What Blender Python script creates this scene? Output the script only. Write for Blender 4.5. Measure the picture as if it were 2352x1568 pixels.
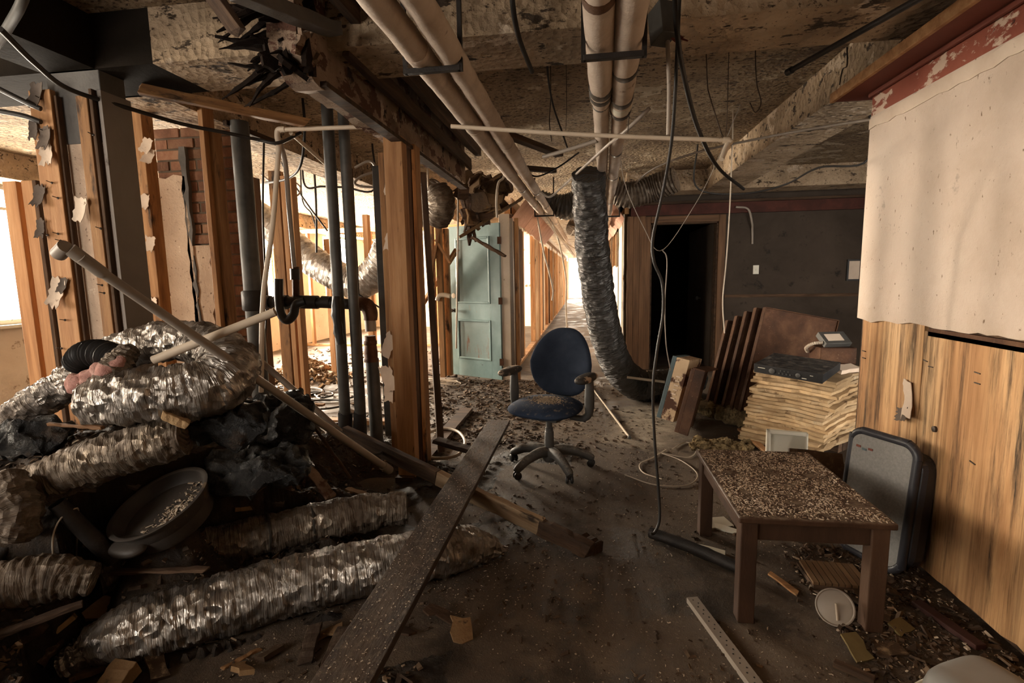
import bpy, bmesh, math, random
from mathutils import Vector, Matrix, noise
random.seed(11)
S = bpy.context.scene
for o in list(bpy.data.objects): bpy.data.objects.remove(o)
COL = S.collection

# ---------------------------------------------------------------- camera, sky, daylight, exposure
F, H, CX, CY = 1180.0, 1.36, 1176.0, 784.0          # focal length in pixels of the 2352x1568 frame, eye height
PSI, TH, RO = 0.14331, 0.12563, math.radians(1.0)   # yaw to the left of the corridor, tilt down, roll
_f = Vector((-math.sin(PSI)*math.cos(TH), math.cos(PSI)*math.cos(TH), -math.sin(TH)))
_r = Vector((math.cos(PSI), math.sin(PSI), 0)); _u = _r.cross(_f)
R_ = math.cos(RO)*_r - math.sin(RO)*_u; U_ = math.cos(RO)*_u + math.sin(RO)*_r
cam = bpy.data.objects.new('camera', bpy.data.cameras.new('camera')); COL.objects.link(cam)
cam.data.sensor_width = 36; cam.data.lens = F/2352*36; cam.data.clip_start = .05; cam.data.clip_end = 200
mw = Matrix((R_, U_, -_f)).transposed().to_4x4(); mw.translation = (0, 0, H); cam.matrix_world = mw
S.camera = cam

S.view_settings.view_transform = 'Standard'; S.view_settings.look = 'None'
S.view_settings.gamma = 1; S.view_settings.use_curve_mapping = False
S.view_settings.exposure = 0.0
wd = bpy.data.worlds.new('sky'); S.world = wd; wd.use_nodes = True
bg = wd.node_tree.nodes['Background']; bg.inputs[0].default_value = (1.0, .93, .84, 1); bg.inputs[1].default_value = 8.0

def area(name, loc, rot, sx, sy, power, col=(1, .86, .68), spread=180):
    l = bpy.data.lights.new(name, 'AREA'); l.shape = 'RECTANGLE'; l.size = sx; l.size_y = sy
    l.energy = power; l.color = col; l.spread = math.radians(spread)
    o = bpy.data.objects.new(name, l); COL.objects.link(o); o.location = loc; o.rotation_euler = rot
    return o
# daylight entering the windows of the outer left wall (each lamp fills its window opening), and the corridor end
WIN = [(-1.3, -.5), (.0, 1.0), (3.05, 6.2), (7.6, 9.35), (11.3, 13.0), (16.5, 19.5), (21.5, 25.5)]
PW = [80, 190, 300, 1700, 1700, 1400, 1400]
for (a, b), p in zip(WIN, PW):
    area('window_daylight', (-6.12, (a+b)/2, 1.67), (0, -math.pi/2, 0), 1.42, b-a, p)
area('rear_window_daylight', (-3.3, -1.62, 1.67), (math.pi/2, 0, 0), 1.5, 1.4, 72, (1, .9, .78))
area('corridor_end_daylight', (-.25, 30.2, 1.3), (-math.pi/2, 0, 0), 1.5, 2.2, 420)
sun = bpy.data.lights.new('low_sun', 'SUN'); sun.energy = 3.9; sun.angle = math.radians(4.5); sun.color = (1, .85, .68)
so = bpy.data.objects.new('low_sun', sun); COL.objects.link(so); so.location = (-12, 6, 3)
so.rotation_euler = Vector((1, -.22, -.06)).to_track_quat('-Z', 'Y').to_euler()

def ray(px, py): return _f_ray(px, py)
def _f_ray(px, py): return _f + R_*((px-CX)/F) - U_*((py-CY)/F)
def P(px, py, x=None, y=None, z=None):
    """the world point seen at a photograph pixel, on the plane X=x, Y=y or Z=z"""
    d = ray(px, py)
    t = x/d.x if x is not None else y/d.y if y is not None else (z-H)/d.z
    return Vector((0, 0, H)) + d*t

# ---------------------------------------------------------------- mesh helpers
def frame(p, xdir, up=(0, 0, 1)):
    x = Vector(xdir).normalized(); u = Vector(up)
    if abs(x.dot(u.normalized())) > .995: u = Vector((0, 1, 0))
    y = u.cross(x).normalized(); z = x.cross(y)
    m = Matrix((x, y, z)).transposed().to_4x4(); m.translation = p
    return m
def T(x=0, y=0, z=0): return Matrix.Translation((x, y, z))
def RX(a): return Matrix.Rotation(math.radians(a), 4, 'X')
def RY(a): return Matrix.Rotation(math.radians(a), 4, 'Y')
def RZ(a): return Matrix.Rotation(math.radians(a), 4, 'Z')
def nz(p, s=1.0, k=0): return noise.noise(Vector((p[0]*s+k*7.3, p[1]*s+k*3.1, p[2]*s-k*5.7)))
def spline(pts, n):
    """Catmull-Rom through points (tuples of any length), n samples"""
    pts = [tuple(p) for p in pts]; m = len(pts)
    if m == 2:
        return [tuple(a+(b-a)*i/(n-1) for a, b in zip(*pts)) for i in range(n)]
    q = [tuple(2*a-b for a, b in zip(pts[0], pts[1]))] + pts + [tuple(2*a-b for a, b in zip(pts[-1], pts[-2]))]
    out = []
    for i in range(n):
        t = i/(n-1)*(m-1); k = min(int(t), m-2); t -= k
        out.append(tuple(.5*(2*b + (c-a)*t + (2*a-5*b+4*c-d)*t*t + (3*b-a-3*c+d)*t**3) for a, b, c, d in zip(*q[k:k+4])))
    return out

class G:
    def __init__(s): s.v = []; s.f = []; s.uv = {}
    def add(s, vs, fs, M=None):
        b = len(s.v); s.v += [(M @ Vector(v)) if M else Vector(v) for v in vs]; s.f += [tuple(b+i for i in f) for f in fs]
        return s
    def box(s, size, M=None):
        x, y, z = [d/2 for d in size]
        return s.add([(i, j, k) for i in (-x, x) for j in (-y, y) for k in (-z, z)],
                     [(0, 1, 3, 2), (4, 6, 7, 5), (0, 4, 5, 1), (2, 3, 7, 6), (0, 2, 6, 4), (1, 5, 7, 3)], M)
    def aabb(s, a, b):
        return s.box([abs(q-p) for p, q in zip(a, b)], T(*[(p+q)/2 for p, q in zip(a, b)]))
    def prism(s, poly, th, M=None):
        n = len(poly)
        ar = sum(poly[i][0]*poly[(i+1) % n][1]-poly[(i+1) % n][0]*poly[i][1] for i in range(n))
        if ar < 0: poly = poly[::-1]
        vs = [(x, y, 0) for x, y in poly] + [(x, y, th) for x, y in poly]
        return s.add(vs, [tuple(range(n))[::-1], tuple(range(n, 2*n))] + [(i, (i+1) % n, n+(i+1) % n, n+i) for i in range(n)], M)
    def lathe(s, prof, M=None, seg=24):
        vs = []; fs = []; n = len(prof)
        for i in range(seg):
            a = 2*math.pi*i/seg
            vs += [(r*math.cos(a), r*math.sin(a), z) for r, z in prof]
        for i in range(seg):
            j = (i+1) % seg
            fs += [(i*n+k, j*n+k, j*n+k+1, i*n+k+1) for k in range(n-1)]
        return s.add(vs, fs, M)
    def tube(s, pts, r, n=None, seg=10, disp=None, caps=True, flat=1.0, up=(0, 0, 1)):
        """swept tube; r a number or list per control point; disp(s, a, p) adds to the radius; uv in metres"""
        rr = r if isinstance(r, (list, tuple)) else [r]*len(pts)
        n = n or (len(pts) if len(pts) == 2 else 8*len(pts))
        C = spline([tuple(p)+(q,) for p, q in zip(pts, rr)], n)
        ce = [Vector(c[:3]) for c in C]; L = 0; base = len(s.v); u = None
        for i, c in enumerate(ce):
            t = (ce[min(i+1, n-1)] - ce[max(i-1, 0)]).normalized()
            if u is None:
                u = Vector(up) - t*t.dot(Vector(up))
                if u.length < .05: u = Vector((1, 0, 0)) - t*t.x
            else: u = u - t*t.dot(u)
            u.normalize(); w = t.cross(u)
            if i: L += (c-ce[i-1]).length
            for k in range(seg):
                a = 2*math.pi*k/seg
                d = u*math.cos(a) + w*math.sin(a)
                q = C[i][3] + (disp(L, a, c+d*C[i][3]) if disp else 0)
                off = d*q
                if flat != 1: off.z *= flat
                s.uv[len(s.v)] = (L, a/(2*math.pi))
                s.v.append(c + off)
        for i in range(n-1):
            for k in range(seg):
                j = (k+1) % seg
                s.f.append((base+i*seg+k, base+i*seg+j, base+(i+1)*seg+j, base+(i+1)*seg+k))
        if caps:
            s.f.append(tuple(base+k for k in range(seg))[::-1]); s.f.append(tuple(base+(n-1)*seg+k for k in range(seg)))
        return s
    def cushion(s, outline, th, M=None, rings=9, pw=5, dome=.0):
        """soft pad: outline = list of (x, y); rounded edge; dome bulges the middle"""
        n = len(outline); vs = []; fs = []
        for sgn in (1, -1):
            vs.append((0, 0, sgn*th/2 + dome))
            for k in range(1, rings+1):
                q = math.sin(k/rings*math.pi/2) if k < rings else 1
                z = th/2*max(0, 1-q**pw)**.5
                vs += [(x*q, y*q, sgn*z + dome*(1-q*q)) for x, y in outline]
        off = 1+rings*n
        for h in (0, 1):
            b = h*off
            for i in range(n):
                j = (i+1) % n
                t = (b, b+1+i, b+1+j); fs.append(t if h == 0 else t[::-1])
                for k in range(rings-1):
                    q = (b+1+k*n+i, b+1+(k+1)*n+i, b+1+(k+1)*n+j, b+1+k*n+j); fs.append(q if h == 0 else q[::-1])
        return s.add(vs, fs, M)
    def grid(s, nx, ny, fn):
        vs = [fn(i/(nx-1), j/(ny-1)) for j in range(ny) for i in range(nx)]
        return s.add(vs, [(j*nx+i, j*nx+i+1, (j+1)*nx+i+1, (j+1)*nx+i) for j in range(ny-1) for i in range(nx-1)])
    def build(s, name, mat, parent=None, smooth=False, bevel=0, M=None, weld=False):
        """one mesh object; geometry is in world space unless M gives the object's own matrix"""
        me = bpy.data.meshes.new(name)
        vs = s.v; org = None
        if M is None:
            lo = [min(v[i] for v in vs) for i in range(3)]; hi = [max(v[i] for v in vs) for i in range(3)]
            org = Vector(((lo[0]+hi[0])/2, (lo[1]+hi[1])/2, lo[2])); vs = [v-org for v in vs]
        me.from_pydata(vs, [], s.f); me.validate()
        if s.uv:
            ul = me.uv_layers.new(name='UVMap')
            for p in me.polygons:
                us = [s.uv.get(v, (0, 0)) for v in p.vertices]; wrap = any(u[1] > .8 for u in us)
                for li, u in zip(p.loop_indices, us): ul.data[li].uv = (u[0], u[1]+1 if wrap and u[1] < .2 else u[1])
        bm = bmesh.new(); bm.from_mesh(me)
        if weld: bmesh.ops.remove_doubles(bm, verts=bm.verts, dist=1e-4)
        bmesh.ops.recalc_face_normals(bm, faces=bm.faces); bm.to_mesh(me); bm.free()
        if smooth:
            me.polygons.foreach_set('use_smooth', [True]*len(me.polygons))
            me.set_sharp_from_angle(angle=math.radians(48))
        o = bpy.data.objects.new(name, me); COL.objects.link(o)
        if mat: me.materials.append(mat)
        o.matrix_basis = M if M is not None else Matrix.Translation(org)
        if parent: adopt(o, parent)
        if bevel:
            b = o.modifiers.new('bevel', 'BEVEL'); b.width = bevel; b.segments = 2; b.limit_method = 'ANGLE'
        return o

WM = {}
def world_of(o):
    m = o.matrix_basis.copy()
    return (world_of(o.parent) @ o.matrix_parent_inverse @ m) if o.parent else m
def adopt(o, parent):
    o.parent = parent; o.matrix_parent_inverse = world_of(parent).inverted()
def thing(name, loc, label, cat, group=None):
    o = bpy.data.objects.new(name, None); COL.objects.link(o); o.location = loc; o.empty_display_size = .1
    return tag(o, label, cat, group)
def tag(o, label, cat=None, group=None, kind=None):
    o['label'] = label
    if cat: o['category'] = cat
    if group: o['group'] = group
    if kind: o['kind'] = kind
    return o
def struct(o, label=None, cat=None):
    o['kind'] = 'structure'
    if label: o['label'] = label
    if cat: o['category'] = cat
    return o
def lumber(name, p0, p1, w, h, mat, parent=None, up=(0, 0, 1), bevel=.003, wobble=0, end=None):
    """a stick from p0 to p1; local X is its length, w across, h along up"""
    p0, p1 = Vector(p0), Vector(p1); L = (p1-p0).length
    M = frame(p0, p1-p0, up); g = G(); n = 2 if not wobble else 9
    vs = []; fs = []
    for i in range(n):
        t = i/(n-1)
        for a, b in ((-1, -1), (1, -1), (1, 1), (-1, 1)):
            x = t*L
            if end and i in (0, n-1): x += (random.random()-.3)*end*(1 if i else -1)
            k = wobble*random.uniform(-1, 1)
            vs.append((x, a*w/2+k, b*h/2+wobble*random.uniform(-1, 1)))
    for i in range(n-1):
        for k in range(4):
            j = (k+1) % 4; fs.append((i*4+k, i*4+j, i*4+4+j, i*4+4+k))
    fs += [(3, 2, 1, 0), tuple((n-1)*4+k for k in range(4))]
    g.add(vs, fs)
    return g.build(name, mat, parent, bevel=bevel, M=M)
def settle(o, z=0.0):
    """lift a thing so that nothing of it lies below the floor"""
    bpy.context.view_layer.update()
    ms = [c for c in [o]+list(o.children_recursive) if c.type == 'MESH']
    lo = min((c.matrix_world @ v.co).z for c in ms for v in c.data.vertices)
    if lo < z: o.location.z += z-lo
    return o
def drop(o, z=0.0):
    """set a thing down so that its lowest point just meets height z"""
    bpy.context.view_layer.update()
    o.location.z += z-min((c.matrix_world @ v.co).z for c in [o]+list(o.children_recursive) if c.type == 'MESH' for v in c.data.vertices)
    return o
def ragged(poly, step, amp, seed=0, keep=()):
    """subdivide a 2-D polygon and jitter the new points; edges whose index is in keep stay straight"""
    rnd = random.Random(seed); out = []
    for i, p in enumerate(poly):
        q = poly[(i+1) % len(poly)]; out.append(p)
        if i in keep: continue
        d = math.dist(p, q); n = max(1, int(d/step))
        for k in range(1, n):
            t = k/n; out.append((p[0]+(q[0]-p[0])*t+rnd.uniform(-amp, amp), p[1]+(q[1]-p[1])*t+rnd.uniform(-amp, amp)))
    return out
def circle(rx, ry, n=32, pw=2.0):
    out = []
    for i in range(n):
        a = 2*math.pi*i/n; c, s_ = math.cos(a), math.sin(a)
        out.append((rx*math.copysign(abs(c)**(2/pw), c), ry*math.copysign(abs(s_)**(2/pw), s_)))
    return out

# ---------------------------------------------------------------- materials
class NT:
    def __init__(s, name):
        s.m = bpy.data.materials.new(name); s.m.use_nodes = True; s.t = s.m.node_tree
        s.b = s.t.nodes['Principled BSDF']
    def n(s, ty, **kw):
        d = s.t.nodes.new('ShaderNode'+ty)
        for k, v in kw.items():
            if k in d.inputs: s.put(d.inputs[k], v)
            else: setattr(d, k, v)
        return d
    def put(s, inp, v):
        if isinstance(v, bpy.types.NodeSocket): s.t.links.new(v, inp)
        else: inp.default_value = v if not (hasattr(v, '__len__') and len(v) == 3 and inp.type == 'RGBA') else (*v, 1)
    def math(s, op, a, b=0.0, c=0.0):
        d = s.t.nodes.new('ShaderNodeMath'); d.operation = op
        for i, v in enumerate((a, b, c)): s.put(d.inputs[i], v)
        return d.outputs[0]
    def mix(s, fac, a, b, mode='MIX'):
        d = s.t.nodes.new('ShaderNodeMix'); d.data_type = 'RGBA'; d.blend_type = mode
        s.put(d.inputs[0], fac); s.put(d.inputs[6], a); s.put(d.inputs[7], b)
        return d.outputs[2]
    def ramp(s, fac, stops):
        d = s.t.nodes.new('ShaderNodeValToRGB'); e = d.color_ramp.elements
        while len(e) < len(stops): e.new(.5)
        for q, (p, c) in zip(e, stops):
            q.position = p; q.color = (*c, 1) if hasattr(c, '__len__') else (c, c, c, 1)
        s.put(d.inputs[0], fac); return d.outputs[0]
    def coords(s, stretch=(1, 1, 1), kind='Object', rnd=True):
        tc = s.n('TexCoord'); v = tc.outputs[kind]
        if rnd:
            oi = s.n('ObjectInfo'); a = s.n('VectorMath', operation='SCALE'); s.t.links.new(oi.outputs['Random'], a.inputs['Scale'])
            a.inputs[0].default_value = (17, 29, 41); b = s.n('VectorMath', operation='ADD'); s.put(b.inputs[0], v); s.put(b.inputs[1], a.outputs[0]); v = b.outputs[0]
        m = s.n('Mapping'); s.put(m.inputs[0], v); m.inputs['Scale'].default_value = stretch
        return m.outputs[0]
    def noise(s, v, scale, detail=6, rough=.6, dist=0):
        d = s.n('TexNoise', Vector=v, Scale=scale, Detail=detail, Roughness=rough, Distortion=dist); return d.outputs[0]

def mat(name, cols, scale=3, rough=.8, metal=0, bump=.25, bscale=30, stretch=(1, 1, 1), spots=(), dust=None, kind='Object', rnd=.25, rvar=.0, spec=.3, bdist=.01, detail=8, vor=0):
    """cols: colours spread over a noise ramp; spots: (colour, scale, threshold, softness); dust: (colour, amount) on upward faces"""
    N = NT(name); v = N.coords(stretch, kind)
    f = N.noise(v, scale, detail, .62, .3)
    k = len(cols); c = N.ramp(f, [(.28+.44*i/max(1, k-1), q) for i, q in enumerate(cols)])
    if rnd:
        oi = N.n('ObjectInfo'); r = N.math('MULTIPLY_ADD', oi.outputs['Random'], rnd*2, 1-rnd)
        hs = N.n('HueSaturation', Color=c, Value=r); c = hs.outputs[0]
    rg = N.math('MULTIPLY_ADD', f, rvar, rough-rvar/2)
    mt = metal
    for q in spots:
        col, sc, th, so = q[:4]
        g = N.noise(N.coords(q[4] if len(q) > 4 else (1, 1, 1), kind), sc, 6, .65)
        msk = N.ramp(g, [(th, 0.0), (min(1, th+so), 1.0)])
        c = N.mix(msk, c, col); rg = N.math('MAXIMUM', rg, N.math('MULTIPLY', msk, .75))
        if metal: mt = N.math('MULTIPLY', mt, N.math('SUBTRACT', 1.0, msk))
    if dust:
        ge = N.n('NewGeometry'); sx = N.n('SeparateXYZ', Vector=ge.outputs['True Normal'])
        up = N.ramp(sx.outputs['Z'], [(.25, 0.0), (.9, 1.0)])
        dn = N.ramp(N.noise(N.coords(), 26, 9, .75), [(.62-dust[1]*.35, 0.0), (.78-dust[1]*.3, 1.0)])
        msk = N.math('MULTIPLY', up, dn); c = N.mix(msk, c, dust[0]); rg = N.math('MAXIMUM', rg, N.math('MULTIPLY', msk, .95))
        if metal: mt = N.math('MULTIPLY', mt, N.math('SUBTRACT', 1.0, msk))
    N.put(N.b.inputs['Base Color'], c); N.put(N.b.inputs['Roughness'], rg); N.put(N.b.inputs['Metallic'], mt)
    N.b.inputs['Specular IOR Level'].default_value = spec
    if bump:
        h = N.noise(N.coords(stretch, kind), bscale, 8, .65)
        if vor:
            vo = N.n('TexVoronoi', Vector=N.coords(stretch, kind), Scale=vor); h = N.math('ADD', h, vo.outputs[0])
        b = N.n('Bump', Height=h, Strength=bump, Distance=bdist); N.put(N.b.inputs['Normal'], b.outputs[0])
    return N.m
BLK = (.012, .010, .008)
def floor_mat():
    """dark wet concrete with pale walkway dust, tinted brighter in place of light"""
    N = NT('gritty_floor'); v = N.coords(rnd=False)
    a = N.noise(v, 1.3, 8, .62, .3); c = N.ramp(a, [(.30, (.030, .020, .013)), (.50, (.085, .059, .039)), (.72, (.165, .122, .084))])
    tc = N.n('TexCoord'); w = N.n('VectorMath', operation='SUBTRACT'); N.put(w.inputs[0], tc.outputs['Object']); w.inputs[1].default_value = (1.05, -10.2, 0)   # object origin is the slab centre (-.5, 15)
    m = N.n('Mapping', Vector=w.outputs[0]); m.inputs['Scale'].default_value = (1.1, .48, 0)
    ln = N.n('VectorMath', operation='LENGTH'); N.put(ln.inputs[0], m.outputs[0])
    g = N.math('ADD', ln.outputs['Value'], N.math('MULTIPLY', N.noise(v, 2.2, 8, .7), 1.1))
    lit_dust = N.ramp(g, [(.72, 1.0), (1.0, .0)])
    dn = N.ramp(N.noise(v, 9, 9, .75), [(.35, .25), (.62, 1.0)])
    c = N.mix(N.math('MULTIPLY', lit_dust, dn), c, (.36, .30, .225))  # pale dust colour that also stands in for light on the walkway
    sp = N.ramp(N.noise(v, 70, 4, .6), [(.64, 0.0), (.69, 1.0)]); c = N.mix(N.math('MULTIPLY', sp, .8), c, (.24, .18, .12))
    wet = N.ramp(N.noise(v, 2.6, 7, .65), [(.50, 0.0), (.62, 1.0)]); wet = N.math('MULTIPLY', wet, N.math('SUBTRACT', 1.0, lit_dust))
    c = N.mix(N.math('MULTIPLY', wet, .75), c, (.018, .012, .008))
    N.put(N.b.inputs['Base Color'], c); N.put(N.b.inputs['Roughness'], N.math('MULTIPLY_ADD', wet, -.34, .8)); N.b.inputs['Specular IOR Level'].default_value = .4
    h = N.math('ADD', N.noise(v, 55, 8, .65), N.math('MULTIPLY', N.noise(v, 160, 4, .6), .6))
    b = N.n('Bump', Height=h, Strength=.55, Distance=.012); N.put(N.b.inputs['Normal'], b.outputs[0])
    return N.m
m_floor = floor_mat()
m_ceil = mat('peeling_ceiling', [(.16, .10, .058), (.42, .30, .18), (.58, .44, .285)], 1.4, .9, bump=1.0, bscale=45, rnd=0, spots=[((.05, .03, .018), 4.5, .60, .06, (1, 2.2, 1)), ((.10, .065, .04), 34, .55, .05, (1, 1.5, 1)), ((.60, .48, .33), 2.6, .60, .02), ((.06, .04, .024), 14, .64, .03, (.8, 2, 1))], bdist=.04, vor=30)
m_beam = mat('flaking_beam_paint', [(.19, .13, .08), (.44, .32, .205), (.58, .44, .30)], 2.2, .88, bump=.9, bscale=30, rnd=0, spots=[((.55, .43, .31), 4, .58, .015), ((.06, .04, .025), 11, .58, .04, (.6, 1, 1.4)), ((.12, .08, .05), 38, .60, .04)], bdist=.03, vor=26)
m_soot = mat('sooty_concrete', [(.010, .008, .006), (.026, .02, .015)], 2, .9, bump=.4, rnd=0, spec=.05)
m_conc = mat('speckled_concrete', [(.45, .33, .24), (.62, .48, .36)], 5, .9, bump=.7, bscale=60, rnd=0, spots=[((.16, .10, .07), 40, .61, .05), ((.78, .66, .52), 5, .66, .02)])
m_concg = mat('bare_grey_concrete', [(.075, .07, .065), (.15, .14, .13)], 4, .8, bump=.3, rnd=0)
m_plaster = mat('old_plaster', [(.46, .365, .285), (.56, .46, .375), (.60, .505, .42)], 2.0, .9, bump=.7, bscale=60, rnd=0, spots=[((.36, .26, .17), 1.1, .54, .25), ((.12, .095, .075), 3.6, .63, .10), ((.20, .14, .095), 48, .645, .03, (1, 1, .55)), ((.16, .12, .08), 9, .70, .05, (1, 1, .35))], bdist=.008)
def plywood():
    N = NT('streaked_plywood')
    a = N.noise(N.coords((6, 3.2, .42)), 1.0, 6, .6, .8)
    c = N.ramp(a, [(.30, (.27, .125, .05)), (.42, (.46, .255, .115)), (.54, (.58, .36, .18)), (.68, (.64, .44, .255))])
    f = N.noise(N.coords((20, 46, 1.3)), 1.0, 8, .7)
    c = N.mix(N.ramp(f, [(.36, .75), (.56, 0.0)]), c, (.20, .095, .04))
    w = N.noise(N.coords((9, 15, 1.1)), 1.0, 8, .72)
    c = N.mix(N.ramp(w, [(.50, 0.0), (.66, .95)]), c, (.022, .015, .010))
    st = N.noise(N.coords((3, 2.0, .9)), 1.0, 5, .6)
    c = N.mix(N.ramp(st, [(.52, 0.0), (.75, .55)]), c, (.26, .12, .045))
    N.put(N.b.inputs['Base Color'], c); N.b.inputs['Roughness'].default_value = .75; N.b.inputs['Specular IOR Level'].default_value = .25
    b = N.n('Bump', Height=f, Strength=.35, Distance=.006); N.put(N.b.inputs['Normal'], b.outputs[0])
    return N.m
m_ply = plywood()
m_wood = mat('pine', [(.21, .095, .038), (.36, .18, .075), (.47, .27, .13)], 1.3, .7, bump=.25, bscale=8, stretch=(1.2, 16, 16), rnd=.2, spots=[((.035, .018, .010), 7, .66, .07, (.5, 2, 2))])
m_wood2 = mat('stained_pine', [(.12, .055, .022), (.30, .15, .06), (.44, .25, .11)], 1.3, .75, bump=.3, bscale=8, stretch=(1.2, 16, 16), rnd=.25, spots=[((.02, .012, .008), 5, .56, .1, (.5, 2, 2))])
m_rot = mat('black_rotten_wood', [(.006, .004, .003), (.02, .012, .008)], 9, .9, bump=.8, rnd=.3, spec=.1)
m_woodg = mat('weathered_pale_pine', [(.16, .095, .05), (.30, .20, .115), (.40, .29, .18)], 1.3, .75, bump=.3, bscale=8, stretch=(1.2, 16, 16), rnd=.15, spots=[((.03, .018, .010), 5, .60, .08, (.5, 2, 2))])
m_wood3 = mat('dark_brown_timber', [(.06, .028, .012), (.13, .065, .03), (.19, .10, .048)], 1.3, .7, bump=.25, bscale=8, stretch=(1.2, 16, 16), rnd=.2)
m_woodk = mat('rotten_dark_wood', [(.018, .010, .006), (.06, .033, .018), (.12, .07, .04)], 1.6, .85, bump=.6, bscale=9, stretch=(1.2, 12, 12), rnd=.3)
m_red = mat('dull_red_paint', [(.12, .030, .018), (.19, .052, .032)], 3, .7, bump=.2, rnd=0, spots=[((.06, .02, .014), 9, .66, .05)])
m_redk = mat('grimy_red_paint', [(.03, .010, .007), (.075, .022, .014)], 6, .8, bump=.3)
m_redpeel = mat('peeling_red_paint', [(.20, .05, .03), (.30, .09, .055)], 3, .8, bump=.5, rnd=0, spots=[((.58, .44, .34), 6, .55, .04, (1, 1, 2)), ((.05, .015, .01), 12, .64, .04)])
m_pink = mat('faded_pink_board', [(.32, .16, .11), (.50, .30, .22)], 3, .85, bump=.4, rnd=.1, spots=[((.10, .05, .03), 7, .62, .06)])
m_brick = mat('sooted_brick', [(.10, .045, .028), (.20, .10, .06), (.30, .18, .11)], 6, .92, bump=.6, bscale=40, rnd=.35)
m_mortar = mat('mortar', [(.07, .05, .035), (.14, .11, .08)], 8, .95, bump=.6, rnd=0)
m_dry = mat('grey_drywall', [(.20, .175, .155), (.30, .265, .235)], 2, .9, bump=.1, rnd=.05, spots=[((.07, .05, .035), 4, .66, .06)])
m_dryl = mat('light_drywall', [(.55, .45, .34), (.70, .60, .48)], 2, .9, bump=.2, rnd=.08, spots=[((.22, .13, .07), 5, .62, .06), (BLK, 9, .70, .05)])
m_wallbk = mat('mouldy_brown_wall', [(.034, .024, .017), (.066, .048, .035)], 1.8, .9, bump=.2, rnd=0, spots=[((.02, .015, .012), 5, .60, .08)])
m_peel = mat('header_peeling_paint', [(.10, .06, .04), (.25, .17, .115), (.40, .30, .22)], 3.2, .85, bump=.8, bscale=22, rnd=0, spots=[((.10, .045, .028), 4.2, .52, .025, (1, 1, 2)), ((.02, .013, .01), 7, .60, .04), ((.46, .36, .27), 5, .64, .015)], bdist=.02)
m_steel = mat('galvanised_steel', [(.05, .048, .044), (.105, .10, .092)], 6, .55, .4, bump=.08, rnd=.15, spots=[((.08, .055, .04), 8, .66, .06)])
m_iron = mat('black_cast_iron', [(.010, .008, .007), (.028, .021, .017)], 8, .55, .2, bump=.4, rnd=.1)
m_rust = mat('rusty_sheet_metal', [(.028, .012, .006), (.07, .03, .014), (.14, .07, .034)], 4, .62, .35, bump=.5, bscale=60, rnd=.2, spots=[((.16, .10, .055), 45, .64, .05)])
m_pvc = mat('ivory_plastic_pipe', [(.48, .39, .29), (.60, .50, .39)], 4, .5, bump=.05, rnd=.06, spots=[((.15, .10, .06), 9, .67, .05)])
m_pvcg = mat('grey_plastic_pipe', [(.22, .18, .15), (.32, .27, .22)], 4, .45, bump=.05, rnd=.1, spots=[((.10, .07, .05), 9, .66, .05)])
m_wrap = mat('canvas_pipe_wrap', [(.36, .28, .215), (.52, .42, .335), (.60, .50, .41)], 5, .85, bump=.5, bscale=35, rnd=.06, spots=[((.16, .10, .06), 6, .66, .05)])
m_tape = mat('black_tape', [(.02, .017, .014), (.05, .042, .035)], 6, .4, bump=.4, rnd=.1)
m_blk = mat('black_plastic', [(.014, .013, .013), (.03, .028, .027)], 5, .42, bump=.1, rnd=.15)
m_cable = mat('black_cable', [(.015, .013, .012), (.035, .03, .026)], 9, .5, bump=0, rnd=.2)
m_wire = mat('pale_wire', [(.35, .28, .21), (.48, .40, .31)], 9, .5, bump=0, rnd=.2)
m_dark = mat('rust_brown_wire', [(.03, .018, .012), (.06, .035, .02)], 9, .7, bump=0)
m_white = mat('yellowed_white_plastic', [(.55, .52, .42), (.66, .62, .52)], 3, .45, bump=.05, rnd=.08, spots=[((.15, .11, .07), 12, .64, .06)])
m_paper = mat('torn_paper', [(.55, .43, .33), (.72, .60, .48)], 4, .9, bump=.3, rnd=.15, spots=[((.16, .10, .06), 8, .64, .05)])
m_paperd = mat('soot_stained_paper', [(.05, .04, .035), (.16, .125, .10)], 4, .9, bump=.3, rnd=.2)
m_screw = mat('dark_steel_screw', [(.03, .025, .02), (.07, .055, .045)], 20, .45, .6, bump=0)

def foil(name, base, rough=.34, dirt=.55, metal=.85, k=1.0):
    N = NT(name); v = N.coords((1, 1, 1), 'UV', rnd=True)
    a = N.n('Mapping', Vector=v); a.inputs['Scale'].default_value = (34*k, 1.6, 1)
    w = N.noise(a.outputs[0], 1.0, 5, .6, 1.2)
    b = N.n('Mapping', Vector=v); b.inputs['Scale'].default_value = (16*k, 9, 1)
    vo = N.n('TexVoronoi', Vector=b.outputs[0], Scale=1.6, feature='F1')
    h = N.math('ADD', w, N.math('MULTIPLY', vo.outputs[0], .55))
    bp = N.n('Bump', Height=h, Strength=1.0, Distance=.03); N.put(N.b.inputs['Normal'], bp.outputs[0])
    g = N.noise(N.coords(), 5, 9, .7); gm = N.ramp(g, [(dirt-.06, 0.0), (dirt+.10, 1.0)])
    c = N.mix(gm, base, (.075, .048, .028)); N.put(N.b.inputs['Base Color'], c)
    N.put(N.b.inputs['Metallic'], N.math('MULTIPLY', N.math('SUBTRACT', 1.0, gm), metal))
    N.put(N.b.inputs['Roughness'], N.math('MULTIPLY_ADD', gm, .45, rough))
    return N.m
m_foil = foil('crinkled_silver_foil', (.36, .325, .29), .30, .55)
m_foild = foil('dirty_silver_foil', (.24, .195, .15), .34, .45)
m_foilk = foil('black_shiny_duct_sleeve', (.045, .042, .04), .24, .66, .25)
m_foilg = foil('grey_silver_duct_sleeve', (.10, .095, .09), .27, .66, .6)

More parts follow.
